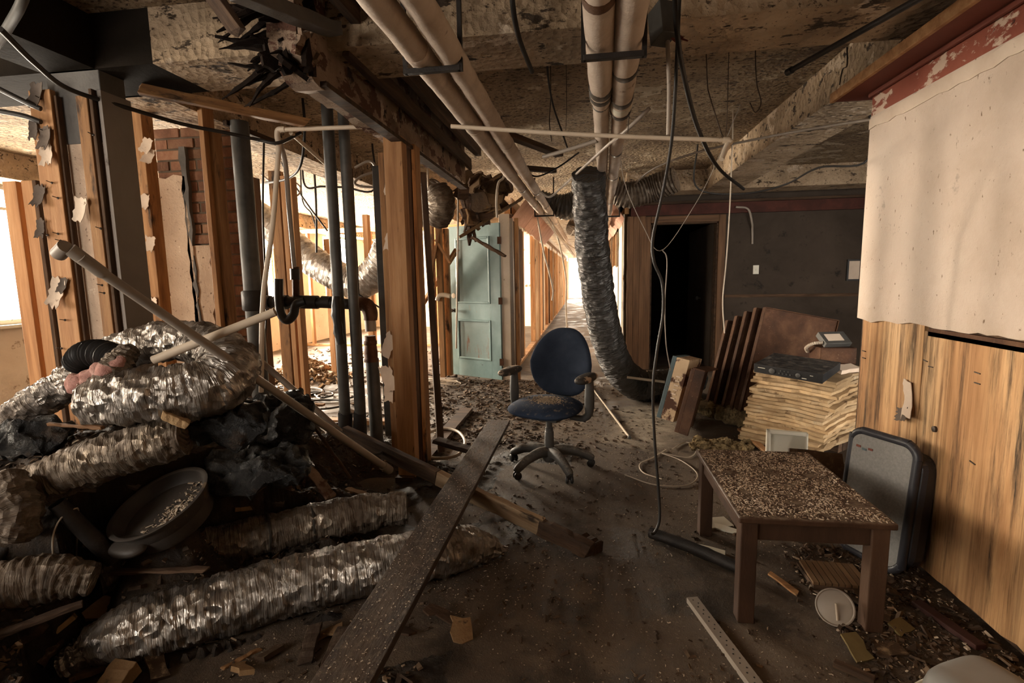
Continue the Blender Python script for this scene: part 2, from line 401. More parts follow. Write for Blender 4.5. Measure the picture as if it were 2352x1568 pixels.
def curl(name, q, w, h, m, parent, seed, face=0.0, bend=1.2):
    """torn curled flap of paper: jagged sheet with thickness, peeling away from its surface; faces -Y turned by face"""
    r = random.Random(seed); n, k = 6, 8; vs = []
    edge = [[r.uniform(.78, 1.12) for _ in range(k+1)] for _ in range(2)]; tops = [r.uniform(-.12, .10) for _ in range(n+1)]
    for off in (0, .0025):
        for j in range(k+1):
            t = j/k
            for i in range(n+1):
                u = i/n-.5; u *= edge[0][j] if u < 0 else edge[1][j]
                z = (t-.5)*h + (tops[i]*h*(1 if j in (0, k) else 0)); an = bend*(t-.3)
                vs.append((u*w, -.004-off-.35*h*max(0, t-.25)*abs(math.sin(an))-.3*w*abs(u)*abs(u)*bend, -z))
    m_ = (n+1)*(k+1); fs = []
    for j in range(k):
        for i in range(n):
            a = j*(n+1)+i; fs += [(a, a+1, a+n+2, a+n+1), (m_+a, m_+a+n+1, m_+a+n+2, m_+a+1)]
    for i in range(n): fs += [(i, m_+i, m_+i+1, i+1), (k*(n+1)+i, k*(n+1)+i+1, m_+k*(n+1)+i+1, m_+k*(n+1)+i)]
    for j in range(k): fs += [(j*(n+1), (j+1)*(n+1), m_+(j+1)*(n+1), m_+j*(n+1)), (j*(n+1)+n, m_+j*(n+1)+n, m_+(j+1)*(n+1)+n, (j+1)*(n+1)+n)]
    return G().add(vs, fs, T(*q) @ RZ(face) @ RY(r.uniform(-25, 25))).build(name, m, parent, smooth=True)
# ---------------------------------------------------------------- the room
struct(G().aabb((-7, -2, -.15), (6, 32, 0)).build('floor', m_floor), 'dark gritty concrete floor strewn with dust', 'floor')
struct(G().aabb((-7, -2, 2.65), (6, 32, 2.85)).build('ceiling', m_ceil), 'brown peeling textured concrete ceiling slab', 'ceiling')
ZB = 2.40
struct(G().aabb((-2.05, 2.34, ZB), (6, 2.72, 2.66)).build('beam_cross', m_beam), 'beige flaking concrete beam crossing the ceiling', 'beam')
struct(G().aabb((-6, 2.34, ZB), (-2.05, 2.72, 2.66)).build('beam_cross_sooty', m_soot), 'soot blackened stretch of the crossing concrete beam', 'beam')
struct(G().aabb((1.5, 2.70, ZB), (1.9, 6.9, 2.66)).build('beam_right', m_beam), 'beige concrete beam running above the plaster wall end', 'beam')
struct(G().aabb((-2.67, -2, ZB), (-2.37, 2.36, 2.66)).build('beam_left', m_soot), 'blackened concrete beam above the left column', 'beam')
struct(G().aabb((-2.67, 2.70, ZB), (-2.37, 14, 2.66)).build('beam_left_far', m_beam), 'beige concrete beam beyond the left column', 'beam')
struct(G().aabb((-6.0, -2, 2.4), (-5.6, 14, 2.66)).build('beam_window', m_beam), 'concrete beam above the windows of the outer wall', 'beam')
struct(G().aabb((.52, 6.9, ZB), (6, 7.3, 2.66)).build('beam_back', m_beam), 'dark concrete beam before the back wall', 'beam')

# outer left wall with its window openings
ew = G()
ys = [-2] + [v for w in WIN for v in w] + [32]
for a, b in zip(ys[0::2], ys[1::2]): ew.aabb((-6.2, a, 0), (-6, b, 2.66))
for a, b in WIN: ew.aabb((-6.2, a, 0), (-6, b, .95)); ew.aabb((-6.2, a, 2.40), (-6, b, 2.66))
wl = struct(ew.build('wall_left', m_dryl), 'pale outer wall with bright window openings', 'wall')
for i, (a, b) in enumerate(WIN):
    g = G()
    for y0, y1, z0, z1 in ((a, b, .95, 1.0), (a, b, 2.35, 2.40), (a, a+.05, 1.0, 2.35), (b-.05, b, 1.0, 2.35), (a+.05, b-.05, 2.14, 2.17)):
        g.aabb((-6.1, y0, z0), (-6.02, y1, z1))
    w = struct(g.build('window_%d' % (i+1), m_white), 'white framed window letting in blinding daylight', 'window')
    s_ = G().aabb((-6.06, a-.05, .92), (-5.9, b+.05, .95)).build('window_sill', m_white, w)

# far wall of the left rooms
struct(G().aabb((-6, 14, 0), (-1.1, 14.12, 2.66)).build('wall_back_left', m_dryl), 'pale stained wall at the far end of the bright room', 'wall')
# the wall behind the camera and the right room side, closing the building
g = G()
for a_, b_ in (((-6, -1.6, 0), (-4.05, -1.5, 2.66)), ((-2.55, -1.6, 0), (1.6, -1.5, 2.66)), ((-4.05, -1.6, 0), (-2.55, -1.5, .95)), ((-4.05, -1.6, 2.4), (-2.55, -1.5, 2.66))): g.aabb(a_, b_)
struct(g.build('wall_near', m_wallbk), 'brown wall behind the room', 'wall')
struct(G().aabb((5.0, 2.6, 0), (5.1, 12, 2.66)).build('wall_far_right', m_wallbk), 'dark side wall of the storage room', 'wall')

# back wall of the dark room with its doorway
d0, d1, dh, YB = .90, 1.80, 2.06, 7.5
bw = G(); bw.aabb((.60, YB, 0), (d0, YB+.12, 2.66)); bw.aabb((d1, YB, 0), (5.1, YB+.12, 2.66)); bw.aabb((d0, YB, dh), (d1, YB+.12, 2.66))
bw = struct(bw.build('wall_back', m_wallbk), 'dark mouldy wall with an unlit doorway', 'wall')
G().aabb((d1+.1, YB-.012, 0), (5, YB, 1.02)).build('wainscot_panel', m_wallbk, bw)
G().aabb((d1+.1, YB-.03, 1.02), (5, YB, 1.06)).build('chair_rail', m_woodk, bw)
G().aabb((.62, YB-.06, 2.16), (5, YB-.0, 2.30)).build('crown_board', m_redk, bw)
G().aabb((.62, YB-.12, 2.30), (5, YB-.0, 2.33)).build('crown_ledge', m_woodk, bw)
for k in range(3):
    lumber('board', (.62+k*.085, YB-.01, 0), (.62+k*.085, YB-.01, 2.16), .083, .03, m_wood3, bw, up=(0, -1, 0))
dr = struct(lumber('door_1', (d0, YB-.005, dh+.045), (d1, YB-.005, dh+.045), .09, .05, m_wood3, up=(0, -1, 0), bevel=.006), 'brown painted frame around the black open doorway', 'door frame')
for x_ in (d0-.045, d1+.045): lumber('casing', (x_, YB-.005, 0), (x_, YB-.005, dh+.09), .09, .05, m_wood3, dr, up=(0, -1, 0), bevel=.006)
g = G()
for a, b in (((d0, YB, 0), (d0+.02, YB+.14, dh)), ((d1-.02, YB, 0), (d1, YB+.14, dh)), ((d0, YB, dh-.02), (d1, YB+.14, dh))): g.aabb(a, b)
g.build('jamb', m_woodk, dr)
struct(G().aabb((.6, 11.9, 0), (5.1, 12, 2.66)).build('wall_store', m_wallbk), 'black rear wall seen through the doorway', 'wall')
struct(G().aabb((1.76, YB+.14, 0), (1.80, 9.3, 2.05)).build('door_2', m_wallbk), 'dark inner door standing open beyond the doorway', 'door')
kn = G().lathe([(0, 0), (.012, 0), (.012, .03), (.03, .04), (.034, .06), (.02, .075), (0, .078)], frame((1.56, 8.8, .98), (0, 0, 1), (-1, 0, 0)) if False else T(1.76, 8.3, .98) @ RY(-90), 16)
kn.build('door_knob', m_steel, bpy.data.objects['door_2'], smooth=True)

# right wall near the camera: dark core, plywood below, plaster sheet above, red band and ledge
XW, YE = 1.5, 3.08
wr = struct(G().aabb((1.535, -1.5, 0), (1.66, YE, 2.66)).build('wall_right', m_woodk), 'lit wall of streaked plywood below and mouldy plaster above', 'wall')
def W(px, py): q = P(px, py, x=XW); return (q.y, q.z)
MW = Matrix(((0, 0, -1, 0), (1, 0, 0, 0), (0, 1, 0, 0), (0, 0, 0, 1)))     # local x -> Y, y -> Z, thickness towards -X
def onwall(poly, x0, th, name, m, parent=wr, bevel=0):
    return G().prism(poly, th, T(x0, 0, 0) @ MW).build(name, m, parent, bevel=bevel)
yg = W(2118, 745)[0]
onwall(ragged([(yg+.004, .03), (YE-.01, .0), (YE-.012, 1.2), (yg+.004, 1.2)], .08, .006, 3, keep=(1, 2)), 1.535, .018, 'plywood_panel', m_ply)
onwall(ragged([(-1.4, .06), (yg, .02), (yg, 1.085), (-1.4, 1.06)], .07, .008, 4, keep=(2,)), 1.535, .020, 'plywood_panel', m_ply)
low = [(YE+.012, 1.10), (2.95, 1.085), (2.88, 1.10), (2.72, 1.10), (2.62, 1.115), (2.5, 1.11), (2.3, 1.105), (2.1, 1.115), (1.8, 1.11), (-1.4, 1.12)]
up = [(-1.4, 2.165), (YE+.012, 2.165)]
onwall(ragged(low, .05, .006, 5, keep=(9,)) + up if False else ragged(low + up, .05, .005, 5, keep=(9, 10, 11)), 1.535, .040, 'plaster_sheet', m_plaster)
onwall(ragged([(-1.4, 2.10), (YE+.013, 2.10), (YE+.013, 2.15), (-1.4, 2.17)], .06, .007, 8, keep=(1,)), 1.496, .006, 'joint_tape', m_paper)
onwall([(-1.4, 2.15), (YE+.012, 2.15), (YE+.012, 2.30), (-1.4, 2.30)], 1.535, .036, 'red_band', m_redpeel)
onwall([(-1.4, 2.262), (YE+.02, 2.262), (YE+.02, 2.286), (-1.4, 2.286)], 1.50, .022, 'red_moulding', m_red, bevel=.008)
G().aabb((1.515, -1.4, 1.065), (1.535, yg-.02, 1.10)).build('rusty_channel', m_rust, wr)
G().aabb((1.45, YE-.02, 0), (1.66, YE+.03, 2.3)).v
struct(G().aabb((1.535, YE, 0), (1.66, YE+.035, 2.3)).build('trim_1', m_woodk), 'dark stud closing the end of the plaster wall', 'trim')
lg = struct(G().aabb((1.365, -1.4, 2.288), (1.66, 3.22, 2.312)).build('trim_2', m_red, bevel=.003), 'dull red ledge board with a raw pine edge above the wall', 'trim')
G().aabb((1.345, -1.4, 2.286), (1.366, 3.23, 2.335)).build('pine_edge', m_wood, lg, bevel=.003)
struct(G().aabb((1.5, -1.4, 2.31), (1.66, 2.69, 2.66)).aabb((1.502, 2.69, 2.31), (1.66, YE, 2.41)).build('wall_right_top', m_beam), 'flaking strip of wall between ledge and ceiling', 'wall')
# staples and torn paper left on the plywood
for px, py, a in ((2118, 828, 8), (2236, 856, 4), (2236, 880, 2), (2225, 1062, 10), (1978, 806, 0), (1978, 822, 0), (2130, 842, 0)):
    y, z = W(px, py); G().box((.006, .03, .004), T(1.514, y, z) @ RX(a)).build('staple', m_screw, wr)
y, z = W(2086, 915); curl('torn_paper', (1.512, y, z), .07, .17, m_paper, wr, 4, -90, .9); curl('torn_paper', (1.505, y+.02, z-.08), .09, .06, m_paperd, wr, 9, -90, 1.4)
y, z = W(2140, 985); G().lathe([(0, 0), (.014, 0), (.013, .01), (0, .012)], T(1.516, y, z) @ RY(-90), 14).build('bolt_head', m_screw, wr, smooth=True)

# unseen bare studs before the near window, added to streak the wall with shade
wn = struct(G().aabb((-3.35, -.6, 0), (-3.25, 2.2, .04)).build('wall_window_studs', m_wood2), 'row of bare studs between the near window and the room', 'wall')
for y_ in (-.5, -.05, .42, .86, 1.3, 1.75, 2.15): lumber('stud', (-3.3, y_, .04), (-3.3, y_+.03, 2.4), .05, .09, m_wood, wn, up=(1, 0, 0))
# left column with boards nailed to it
cl = struct(G().aabb((-2.66, 2.36, 0), (-2.37, 2.50, 2.06)).build('column_left', m_conc), 'speckled concrete column with boards nailed to its face', 'column')
G().aabb((-2.665, 2.355, 2.06), (-2.365, 2.50, 2.41)).build('column_head', m_concg, cl, bevel=.004)
G().aabb((-2.369, 2.34, 0), (-2.35, 2.51, 2.30)).build('drywall_sheet', m_dry, cl)
def board(px0, py0, px1, py1, y, wpx, d, m, parent, name='board', **kw):
    a, b = P(px0, py0, y=y), P(px1, py1, y=y); b = Vector((b.x, b.y, max(0, b.z)))
    return lumber(name, a, b, wpx*y/F, d, m, parent, up=(0, -1, 0), **kw)
def vboard(px, y, z0, z1, wpx, d, m, parent, name='stud', pyref=500, **kw):
    a = P(px, pyref, y=y); return lumber(name, (a.x, y, z0), (a.x, y, z1), wpx*y/F, d, m, parent, up=(0, -1, 0), **kw)
vboard(132, 2.325, .0, P(125, 205, y=2.32).z, 62, .03, m_wood, cl, 'board')
vboard(166, 2.335, .0, P(170, 215, y=2.32).z, 6, .03, m_woodk, cl, 'board')
vboard(223, 2.34, .0, P(215, 215, y=2.32).z, 32, .025, m_wood2, cl, 'board')
vboard(245, 2.335, .0, P(240, 200, y=2.32).z, 9, .03, m_woodk, cl, 'board')
for px, py in ((95, 227), (102, 301), (134, 455), (134, 537), (140, 553), (215, 310), (232, 525), (110, 870-330), (150, 735), (142, 800), (240, 673), (235, 655), (120, 420)):
    q = P(px, py, y=2.305); G().lathe([(0, 0), (.006, 0), (.006, .004), (.002, .006), (.002, .03), (0, .03)], T(*q) @ RX(78), 8).build('screw', m_screw, cl)
q = P(120, 330, y=2.29)
for px, py, y, sc, m in ((112, 350, 2.29, 1, m_paper), (108, 318, 2.285, .8, m_paperd), (136, 672, 2.29, 1.1, m_paper), (148, 655, 2.285, .6, m_paperd), (88, 220, 2.29, .9, m_paperd), (82, 300, 2.29, .7, m_paperd), (95, 450, 2.29, .8, m_paperd), (98, 525, 2.29, .7, m_paperd), (190, 480, 2.30, .9, m_paper)):
    curl('torn_paper', P(px, py, y=y+.018), .075*sc, .13*sc, m, cl, px+py)

# partition remains to the left: plates, studs, drywall, brick
def vsheet(px0, px1, y, z0, z1, th, m, name, parent, py=500, amp=.008):
    a, b = P(px0, py, y=y).x, P(px1, py, y=y).x
    return G().prism(ragged([(a, z0), (b, z0), (b, z1), (a, z1)], .07, amp, px0), th, T(0, y+th, 0) @ RX(90)).build(name, m, parent)
lp = struct(G().aabb((-5.2, 2.92, 0), (-1.9, 3.02, .04)).build('wall_left_partition', m_wood2), 'stripped stud partition with grey drywall and pine studs', 'wall')
for px, w, m in ((48, 40, m_wood), (88, 34, m_wood), (104, 12, m_woodk)): vboard(px, 2.95, .03, 2.02, w, .09, m, lp)
vboard(345, 3.0, .03, 2.45, 38, .09, m_wood2, lp); vboard(310, 3.05, .03, 2.4, 20, .05, m_woodk, lp)
vsheet(248, 326, 2.99, .03, 2.25, .016, m_dry, 'drywall_sheet', lp)
vboard(493, 3.05, .03, P(480, 235, y=3.05).z, 13, .10, m_wood, lp); vboard(507, 3.08, .03, 2.3, 20, .08, m_wood2, lp)
for px, py in ((340, 335), (345, 360), (348, 560), (335, 465), (352, 700)):
    curl('torn_paper', P(px, py, y=2.952), .07, .09, m_paper, lp, px+py)
# brick pier
xb0, xb1, yb = P(372, 500, y=3.4).x, P(548, 500, y=3.4).x, 3.40
bk = struct(G().aabb((xb0, yb+.008, 0), (xb1, yb+.16, 2.42)).build('wall_brick', m_mortar), 'sooty brick pier with crumbling plaster at one side', 'wall')
bs, bsh = {}, None
zz = .004; row = 0
proto = G().box((.196, .1, .062)).build('brick', m_brick, bk, bevel=.004, M=T(0, 0, 0)); used = False
while zz < 2.38:
    xx = xb0 - (row % 2)*.105
    while xx < xb1-.02:
        a, b = max(xx, xb0), min(xx+.198, xb1)
        if b-a > .03:
            o = proto if not used else proto.copy()
            if used: COL.objects.link(o)
            used = True
            o.matrix_basis = T((a+b)/2, yb+.05+random.uniform(-.005, .006), zz+.031) @ Matrix.Diagonal(((b-a)/.198, 1, 1, 1))
            adopt(o, bk)
        xx += .21
    zz += .074; row += 1
vsheet(370, 432, yb-.03, 0, 2.1, .03, m_conc, 'plaster_coat', bk, amp=.02)
vsheet(436, 474, yb-.018, 0, 1.62, .016, m_conc, 'plaster_coat', bk, amp=.025)
vsheet(425, 438, yb-.03, 0, 2.3, .03, m_concg, 'plaster_coat', bk, amp=.01)

# main partition along the corridor line: header, posts
wp = struct(G().aabb((-1.26, 3.15, 0), (-1.14, 5.0, .04)).build('wall_partition', m_woodk), 'opened up partition of pine posts under a peeling header', 'wall')
hd = ragged([(2.08, 2.28), (2.2, 2.21), (3.2, 2.235), (5.06, 2.27), (5.05, 2.66), (2.3, 2.62), (2.06, 2.50)], .06, .018, 12, keep=(3, 4))
G().prism(hd, .13, T(-1.16, 0, 0) @ MW).build('header', m_peel, wp)
G().aabb((-1.20, 2.25, 2.205), (-1.13, 5.0, 2.228)).build('header_lath', m_woodk, wp)
pa = P(906, 700, y=3.25)
def post(px, y, wpx, d, m, z1=2.24, z0=.03): return vboard(px, y, z0, z1, wpx, d, m, wp, 'post', pyref=650)
post(921, 3.24, 44, .09, m_wood); post(951, 3.45, 19, .10, m_woodk); post(966, 3.46, 9, .11, m_wood2)
post(895, 3.6, 22, .05, m_wood2); post(878, 4.0, 17, .05, m_steel)
for py, s in ((555, 1.0), (430, 1.1), (790, 1.4), (870, 1.6), (900, 1.2)):
    curl('drywall_scrap', P(894, py, y=3.573), .06*s, .12*s, m_paper, wp, py, 0, .5)
# splintered broken end of the header
for k in range(46):
    rr = random.Random(k+50)
    a = Vector((-1.22+rr.uniform(-.1, .06), 2.12+rr.uniform(0, .1), rr.uniform(2.25, 2.56)))
    b = a + Vector((rr.uniform(-.34, -.02), rr.uniform(-.16, .05), rr.uniform(-.20, .07)))
    G().tube([a, a*.5+b*.5+Vector((0, 0, rr.uniform(-.02, .02))), b], [rr.uniform(.012, .024), rr.uniform(.008, .014), .003], 9, 5, disp=lambda L, a_, p: .008*nz(p, 40, 3)).build('splinter', m_rot, wp)
for k in range(16):
    rr = random.Random(k+150)
    G().prism(ragged([(-.06, -.05), (.06, -.05), (.05, .06), (-.05, .05)], .02, .022, k), .02, T(-1.22+rr.uniform(-.08, .08), 2.10+rr.uniform(-.02, .08), rr.uniform(2.22, 2.56)) @ RZ(rr.uniform(0, 90)) @ RX(rr.uniform(0, 120)) @ RY(rr.uniform(-50, 50))).build('rotten_chunk', m_rot if k % 3 else m_peel, wp)
# lumber beside and above the header
for x, z, w, h, y0, y1, m in ((-1.02, 2.56, .05, .14, 1.3, 5.0, m_woodk), (-.92, 2.60, .04, .09, 1.2, 4.4, m_woodk), (-1.09, 2.42, .03, .09, 2.4, 5.0, m_woodk), (-1.36, 2.58, .10, .06, 1.4, 2.3, m_concg)):
    lumber('joist', (x, y0, z), (x, y1, z+.01), w, h, m, wp, wobble=.006, end=.08)

# corridor
CL, CR = -.99, .54
wcl = struct(G().aabb((CL-.10, 7.05, 0), (CL, 29.9, .04)).build('wall_corridor_left', m_wood2), 'stripped corridor wall of orange pine studs', 'wall')
y = 7.1
opening = [(8.55, 9.9), (13.0, 13.9), (18.3, 19.2)]
while y < 29.6:
    if not any(a < y < b for a, b in opening):
        m = m_woodk if y < 8.6 and random.random() < .7 else random.choice((m_wood, m_wood, m_wood2, m_woodg, m_woodk))
        xo = random.uniform(-.03, .03); lumber('stud', (CL-.05+xo, y, .04), (CL-.05+xo, y, 2.2), .045 if random.random() < .8 else .10, .09, m, wcl, up=(1, 0, 0))
    y += .16 if y < 8.5 else random.choice((.2, .3, .4, .6)) if y < 16 else .42
G().aabb((CL-.10, 7.05, 2.2), (CL, 29.9, 2.3)).build('top_plate', m_wood2, wcl)
G().prism(ragged([(7.05, 2.10), (29, 2.13), (29, 2.42), (7.05, 2.42)], .15, .03, 31, keep=(1, 2, 3)), .02, T(CL+.0, 0, 0) @ MW).build('torn_drywall_strip', m_dryl, wcl)
wcr = struct(G().aabb((CR, 7.45, 0), (CR+.10, 29.9, .04)).build('wall_corridor_right', m_wood2), 'corridor wall of studs with remains of pale drywall', 'wall')
y = 7.62
while y < 29.6:
    xo = random.uniform(-.03, .03); lumber('stud', (CR+.05+xo, y, .04), (CR+.05+xo, y, 2.2), .045, .09, random.choice((m_wood, m_wood2, m_woodg)), wcr, up=(1, 0, 0)); y += random.choice((.3, .4)) if y < 18 else .45
G().aabb((CR, 7.5, 2.2), (CR+.10, 29.9, 2.3)).build('top_plate', m_wood2, wcr)
for y0, y1, z1, k in ((7.5, 8.5, 2.2, 1), (8.7, 10.3, 1.5, 2), (12, 13.1, 2.1, 3), (15.5, 18, 2.1, 4), (20, 26, 2.1, 5)):
    onwall(ragged([(y0, .02), (y1, .02), (y1, z1), (y0, z1)], .12, .03, k), CR, .014, 'drywall_sheet', m_dryl, wcr)
# sloping pink boards along both corridor ceilings
for x0, x1, nm, par, y0, y1 in ((CL+.02, CL+.26, 'pink_board', wcl, 6.9, 11.5), (CR-.02, CR-.24, 'pink_board', wcr, 7.3, 12.0)):
    yy = y0
    while yy < y1:
        L = random.uniform(1.2, 1.9)
        g = G(); n = 7; dip = random.uniform(0, .06)
        vs = [(x0 + (x1-x0)*j, yy+L*i/n, 2.12+.30*j - dip*math.sin(i/n*3.1) + random.uniform(-.006, .006)) for i in range(n+1) for j in (0, 1)]
        vs += [(a+.0, b, c+.012) for a, b, c in vs]; o_ = 2*(n+1)
        fs = [(2*i, 2*i+1, 2*i+3, 2*i+2) for i in range(n)] + [(o_+2*i, o_+2*i+2, o_+2*i+3, o_+2*i+1) for i in range(n)]
        fs += [(2*i, 2*i+2, o_+2*i+2, o_+2*i) for i in range(n)] + [(2*i+1, o_+2*i+1, o_+2*i+3, 2*i+3) for i in range(n)]
        fs += [(0, o_, o_+1, 1), (2*n, 2*n+1, o_+2*n+1, o_+2*n)]
        g.add(vs, fs).build(nm, m_pink, par); yy += L+.02
ce = G(); ce.aabb((-6, 30, 0), (-.95, 30.1, 2.66)); ce.aabb((.45, 30, 0), (5, 30.1, 2.66)); ce.aabb((-.95, 30, 2.35), (.45, 30.1, 2.66))
struct(ce.build('wall_corridor_end', m_dryl), 'far corridor end with a blazing bright opening', 'wall')
struct(G().aabb((CR+.1, YB+.1, 0), (.64, 12, 2.66)).build('wall_corridor_back', m_wallbk), 'dark backing of the corridor wall', 'wall')
# stud rows of the bright rooms to the left
ws = struct(G().aabb((-5.9, 9.9, 0), (-1.5, 10.0, .04)).build('wall_far_studs', m_wood2), 'row of bare pine studs across the bright room', 'wall')
for x in (-5.6, -5.15, -4.75, -4.35, -4.27, -3.8, -3.35, -2.9, -2.5, -2.42, -2.0, -1.6):
    lumber('stud', (x, 9.95, .04), (x, 9.95, 2.3), .05, .09, m_wood, ws, up=(0, 1, 0))
G().aabb((-5.9, 9.9, 2.3), (-1.5, 10.0, 2.38)).build('top_plate', m_wood, ws)
wm = struct(G().aabb((-3.5, 4.45, 0), (-1.7, 4.55, .04)).build('wall_mid_studs', m_wood2), 'few dark studs standing behind the drain pipes', 'wall')
for px, w, m, z1 in ((648, 26, m_wood2, 2.35), (668, 12, m_wood, 2.3), (683, 10, m_wood, 2.3), (810, 16, m_woodk, 2.35), (600, 10, m_woodk, 2.3)):
    vboard(px, 4.5, .04, z1, w, .09, m, wm, pyref=600)
for px, z0, z1 in ((755, .04, 1.9), (846, .04, 2.2), (1010, .04, 2.2), (1020, .04, 2.0), (992, .04, 2.2)):
    ys_ = 6.72 if px == 1020 else 6.6; a = P(px, 600, y=6.6); lumber('stud', (a.x, ys_, z0), (a.x, ys_, z1), .07, .09, m_wood if px < 900 else m_wood2, wm, up=(0, 1, 0))
# ---------------------------------------------------------------- pipes, ducts and cables under the ceiling
def corr(pitch, amp, cr=.0, k=0, freq=14):
    def f(L, a, p): return amp*math.sin(2*math.pi*L/pitch) + cr*(.6*nz(p, freq, k) + .9*(.3-abs(nz(p, freq*1.9, k+3))) + .55*(.3-abs(nz(p, freq*4.3, k+6))))
    return f
def hose(name, label, cat, pts, r, m, n=None, seg=8, group=None, parent=None, caps=True):
    g = G().tube(pts, r, n or max(12, 10*len(pts)), seg, caps=caps); o = g.build(name, m, parent, smooth=True)
    if label: tag(o, label, cat, group)
    return o
def PX(*tr): return [P(a, b, **{c[0]: c[1]}) if isinstance(c, tuple) else P(a, b, y=c) for a, b, c in tr]
BEAMS = [(-6, -2.37, 2.34, 2.72), (-2.37, 6, 2.34, 2.72), (1.5, 1.9, 2.7, 6.9), (-2.67, -2.37, -2, 14), (.52, 6, 6.9, 7.3)]
def hang(p, dx=0.0):
    """the point of the ceiling or beam soffit above p"""
    x, y = p.x+dx, p.y
    return Vector((x, y, 2.405 if any(a < x < b and c < y < d for a, b, c, d in BEAMS) else 2.655))
def ring(c, d, r, w, m, name, parent, seg=20):
    d = Vector(d).normalized(); c = Vector(c)
    return G().tube([c-d*w/2, c-d*w*.3, c+d*w*.3, c+d*w/2], [r*.97, r, r, r*.97], 4, seg).build(name, m, parent, smooth=True)

def insulated(label, pts, rads, bands, y0, seam=True):
    t = thing('insulated_pipe', Vector(pts[0]), label, 'pipe')
    for i in range(len(pts)-1):
        a, b = Vector(pts[i]), Vector(pts[i+1]); n = max(3, int((b-a).length/.05)); r = rads[i]
        G().tube([a, b], r, n, 20, disp=lambda L, an, p: .0035*nz(p, 9, 2)+.002*nz(p, 30, 5)).build('pipe_jacket', m_wrap, t, smooth=True)
    for y, w, m in bands:
        for i in range(len(pts)-1):
            a, b = Vector(pts[i]), Vector(pts[i+1])
            if a.y <= y <= b.y:
                c = a + (b-a)*((y-a.y)/(b.y-a.y)); ring(c, b-a, rads[i]*1.05, w, m, 'tape_band', t); break
    return t
zl = 2.22
insulated('off-white lagged pipe beside the rotten header, inner of the pair', [(-.52, .7, zl), (-.50, 4.5, zl-.01), (-.47, 9, zl), (-.40, 24, zl)], [.047, .043, .04], [(1.5, .02, m_wrap), (2.9, .03, m_wrap), (3.4, .02, m_wrap), (5.3, .05, m_tape), (6.4, .04, m_tape), (8.4, .05, m_tape)], 0)
insulated('off-white lagged pipe beside the rotten header, outer of the pair', [(-.645, .7, zl), (-.62, 4.5, zl-.01), (-.58, 9, zl), (-.50, 24, zl)], [.050, .044, .04], [(1.4, .02, m_wrap), (2.0, .03, m_wrap), (3.0, .02, m_wrap), (5.1, .05, m_tape), (6.2, .04, m_tape), (8.2, .05, m_tape)], 0)
pl0, pl1 = P(1376, 0, z=2.2), P(1385, 478, z=2.2); pr0, pr1 = P(1446, 64, z=2.2), P(1398, 497, z=2.2)
def lin(a, b, y): return a + (b-a)*((y-a.y)/(b.y-a.y))
insulated('thick lagged pipe over the walkway, ending in a taped collar and thin pipe', [lin(pl0, pl1, .8), lin(pl0, pl1, 2.62), lin(pl0, pl1, 6.0), lin(pl0, pl1, 9.3)], [.052, .042, .035], [(1.68, .05, m_rust), (2.48, .07, m_tape), (2.56, .05, m_tape), (2.63, .04, m_tape), (2.69, .03, m_steel), (4.6, .05, m_tape), (6.2, .05, m_tape), (8, .05, m_tape)], 0)
insulated('thick lagged pipe over the walkway with a torn black collar', [lin(pr0, pr1, .8), lin(pr0, pr1, 2.82), lin(pr0, pr1, 6.0), lin(pr0, pr1, 9.3)], [.052, .042, .035], [(2.27, .05, m_tape), (2.62, .06, m_tape), (2.72, .08, m_white), (2.81, .05, m_tape), (3.7, .04, m_tape), (4.6, .05, m_tape), (6.2, .05, m_tape), (8, .05, m_tape)], 0)
def hanger(label, x0, x1, y, zb, zt, grp=None):
    t = thing('pipe_hanger', (x0, y, zb), label, 'hanger', grp)
    G().aabb((x0, y-.012, zb-.02), (x1, y+.012, zb)).build('cross_bar', m_iron, t, bevel=.002)
    for x in (x0, x1): G().aabb((x-.008, y-.01, zb-.02), (x+.008, y+.01, zt)).build('hanger_rod', m_iron, t)
    return t
q = P(995, 158, z=2.165); hanger('black steel trapeze hanger holding the pair of pipes beside the header', P(932, 160, y=q.y).x, P(1058, 155, y=q.y).x, q.y, 2.17, 2.65)
q = P(1408, 128, z=2.13); hanger('black steel trapeze hanger under the two thick pipes', P(1340, 130, y=q.y).x, P(1480, 125, y=q.y).x, q.y, 2.138, 2.65)
hanger('small black hanger under the pipe pair beyond the fallen rubble', -.67, -.42, 7.0, 2.165, 2.65)
hanger('small black hanger under the thin pipes behind the hanging duct', .10, .45, 7.2, 2.15, 2.65)

# horizontal plastic conduits
t = thing('conduit', P(1035, 290, y=2.75), 'long ivory plastic conduit hung across the walkway with a drop elbow', 'conduit')
a, b = P(1036, 290, y=2.75), P(1668, 322, y=2.75)
G().tube([a, a*.5+b*.5+Vector((0, 0, -.008)), b], .011, 24, 12).build('pipe', m_pvc, t, smooth=True)
c, d = P(1672, 330, y=2.75), P(1657, 366, y=2.7)
G().tube([b, b+Vector((.02, 0, -.008)), c, d], [.014, .015, .014, .012], 16, 12).build('elbow', m_pvc, t, smooth=True)
ring(b, b-a, .0155, .03, m_pvc, 'coupling', t)
for px in (1310, 1452, 1666):
    f = (px-1036)/632; q = a+(b-a)*f
    G().tube([q+Vector((0, 0, .009)), q+Vector((.005, 0, .15)), Vector((q.x, q.y, 2.65))], .002, 10, 5).build('hanging_wire', m_dark, t)
t = thing('conduit', P(637, 300, y=3.2), 'ivory plastic conduit elbow with two legs slanting down to the drain', 'conduit')
e = P(640, 298, y=3.25)
G().tube([e, P(865, 290, y=3.25)], .0135, 8, 12).build('pipe', m_pvc, t, smooth=True)
G().tube([P(655, 297, y=3.25), e, P(637, 310, y=3.25), P(640, 330, y=3.25)], .018, 16, 12).build('elbow', m_pvc, t, smooth=True)
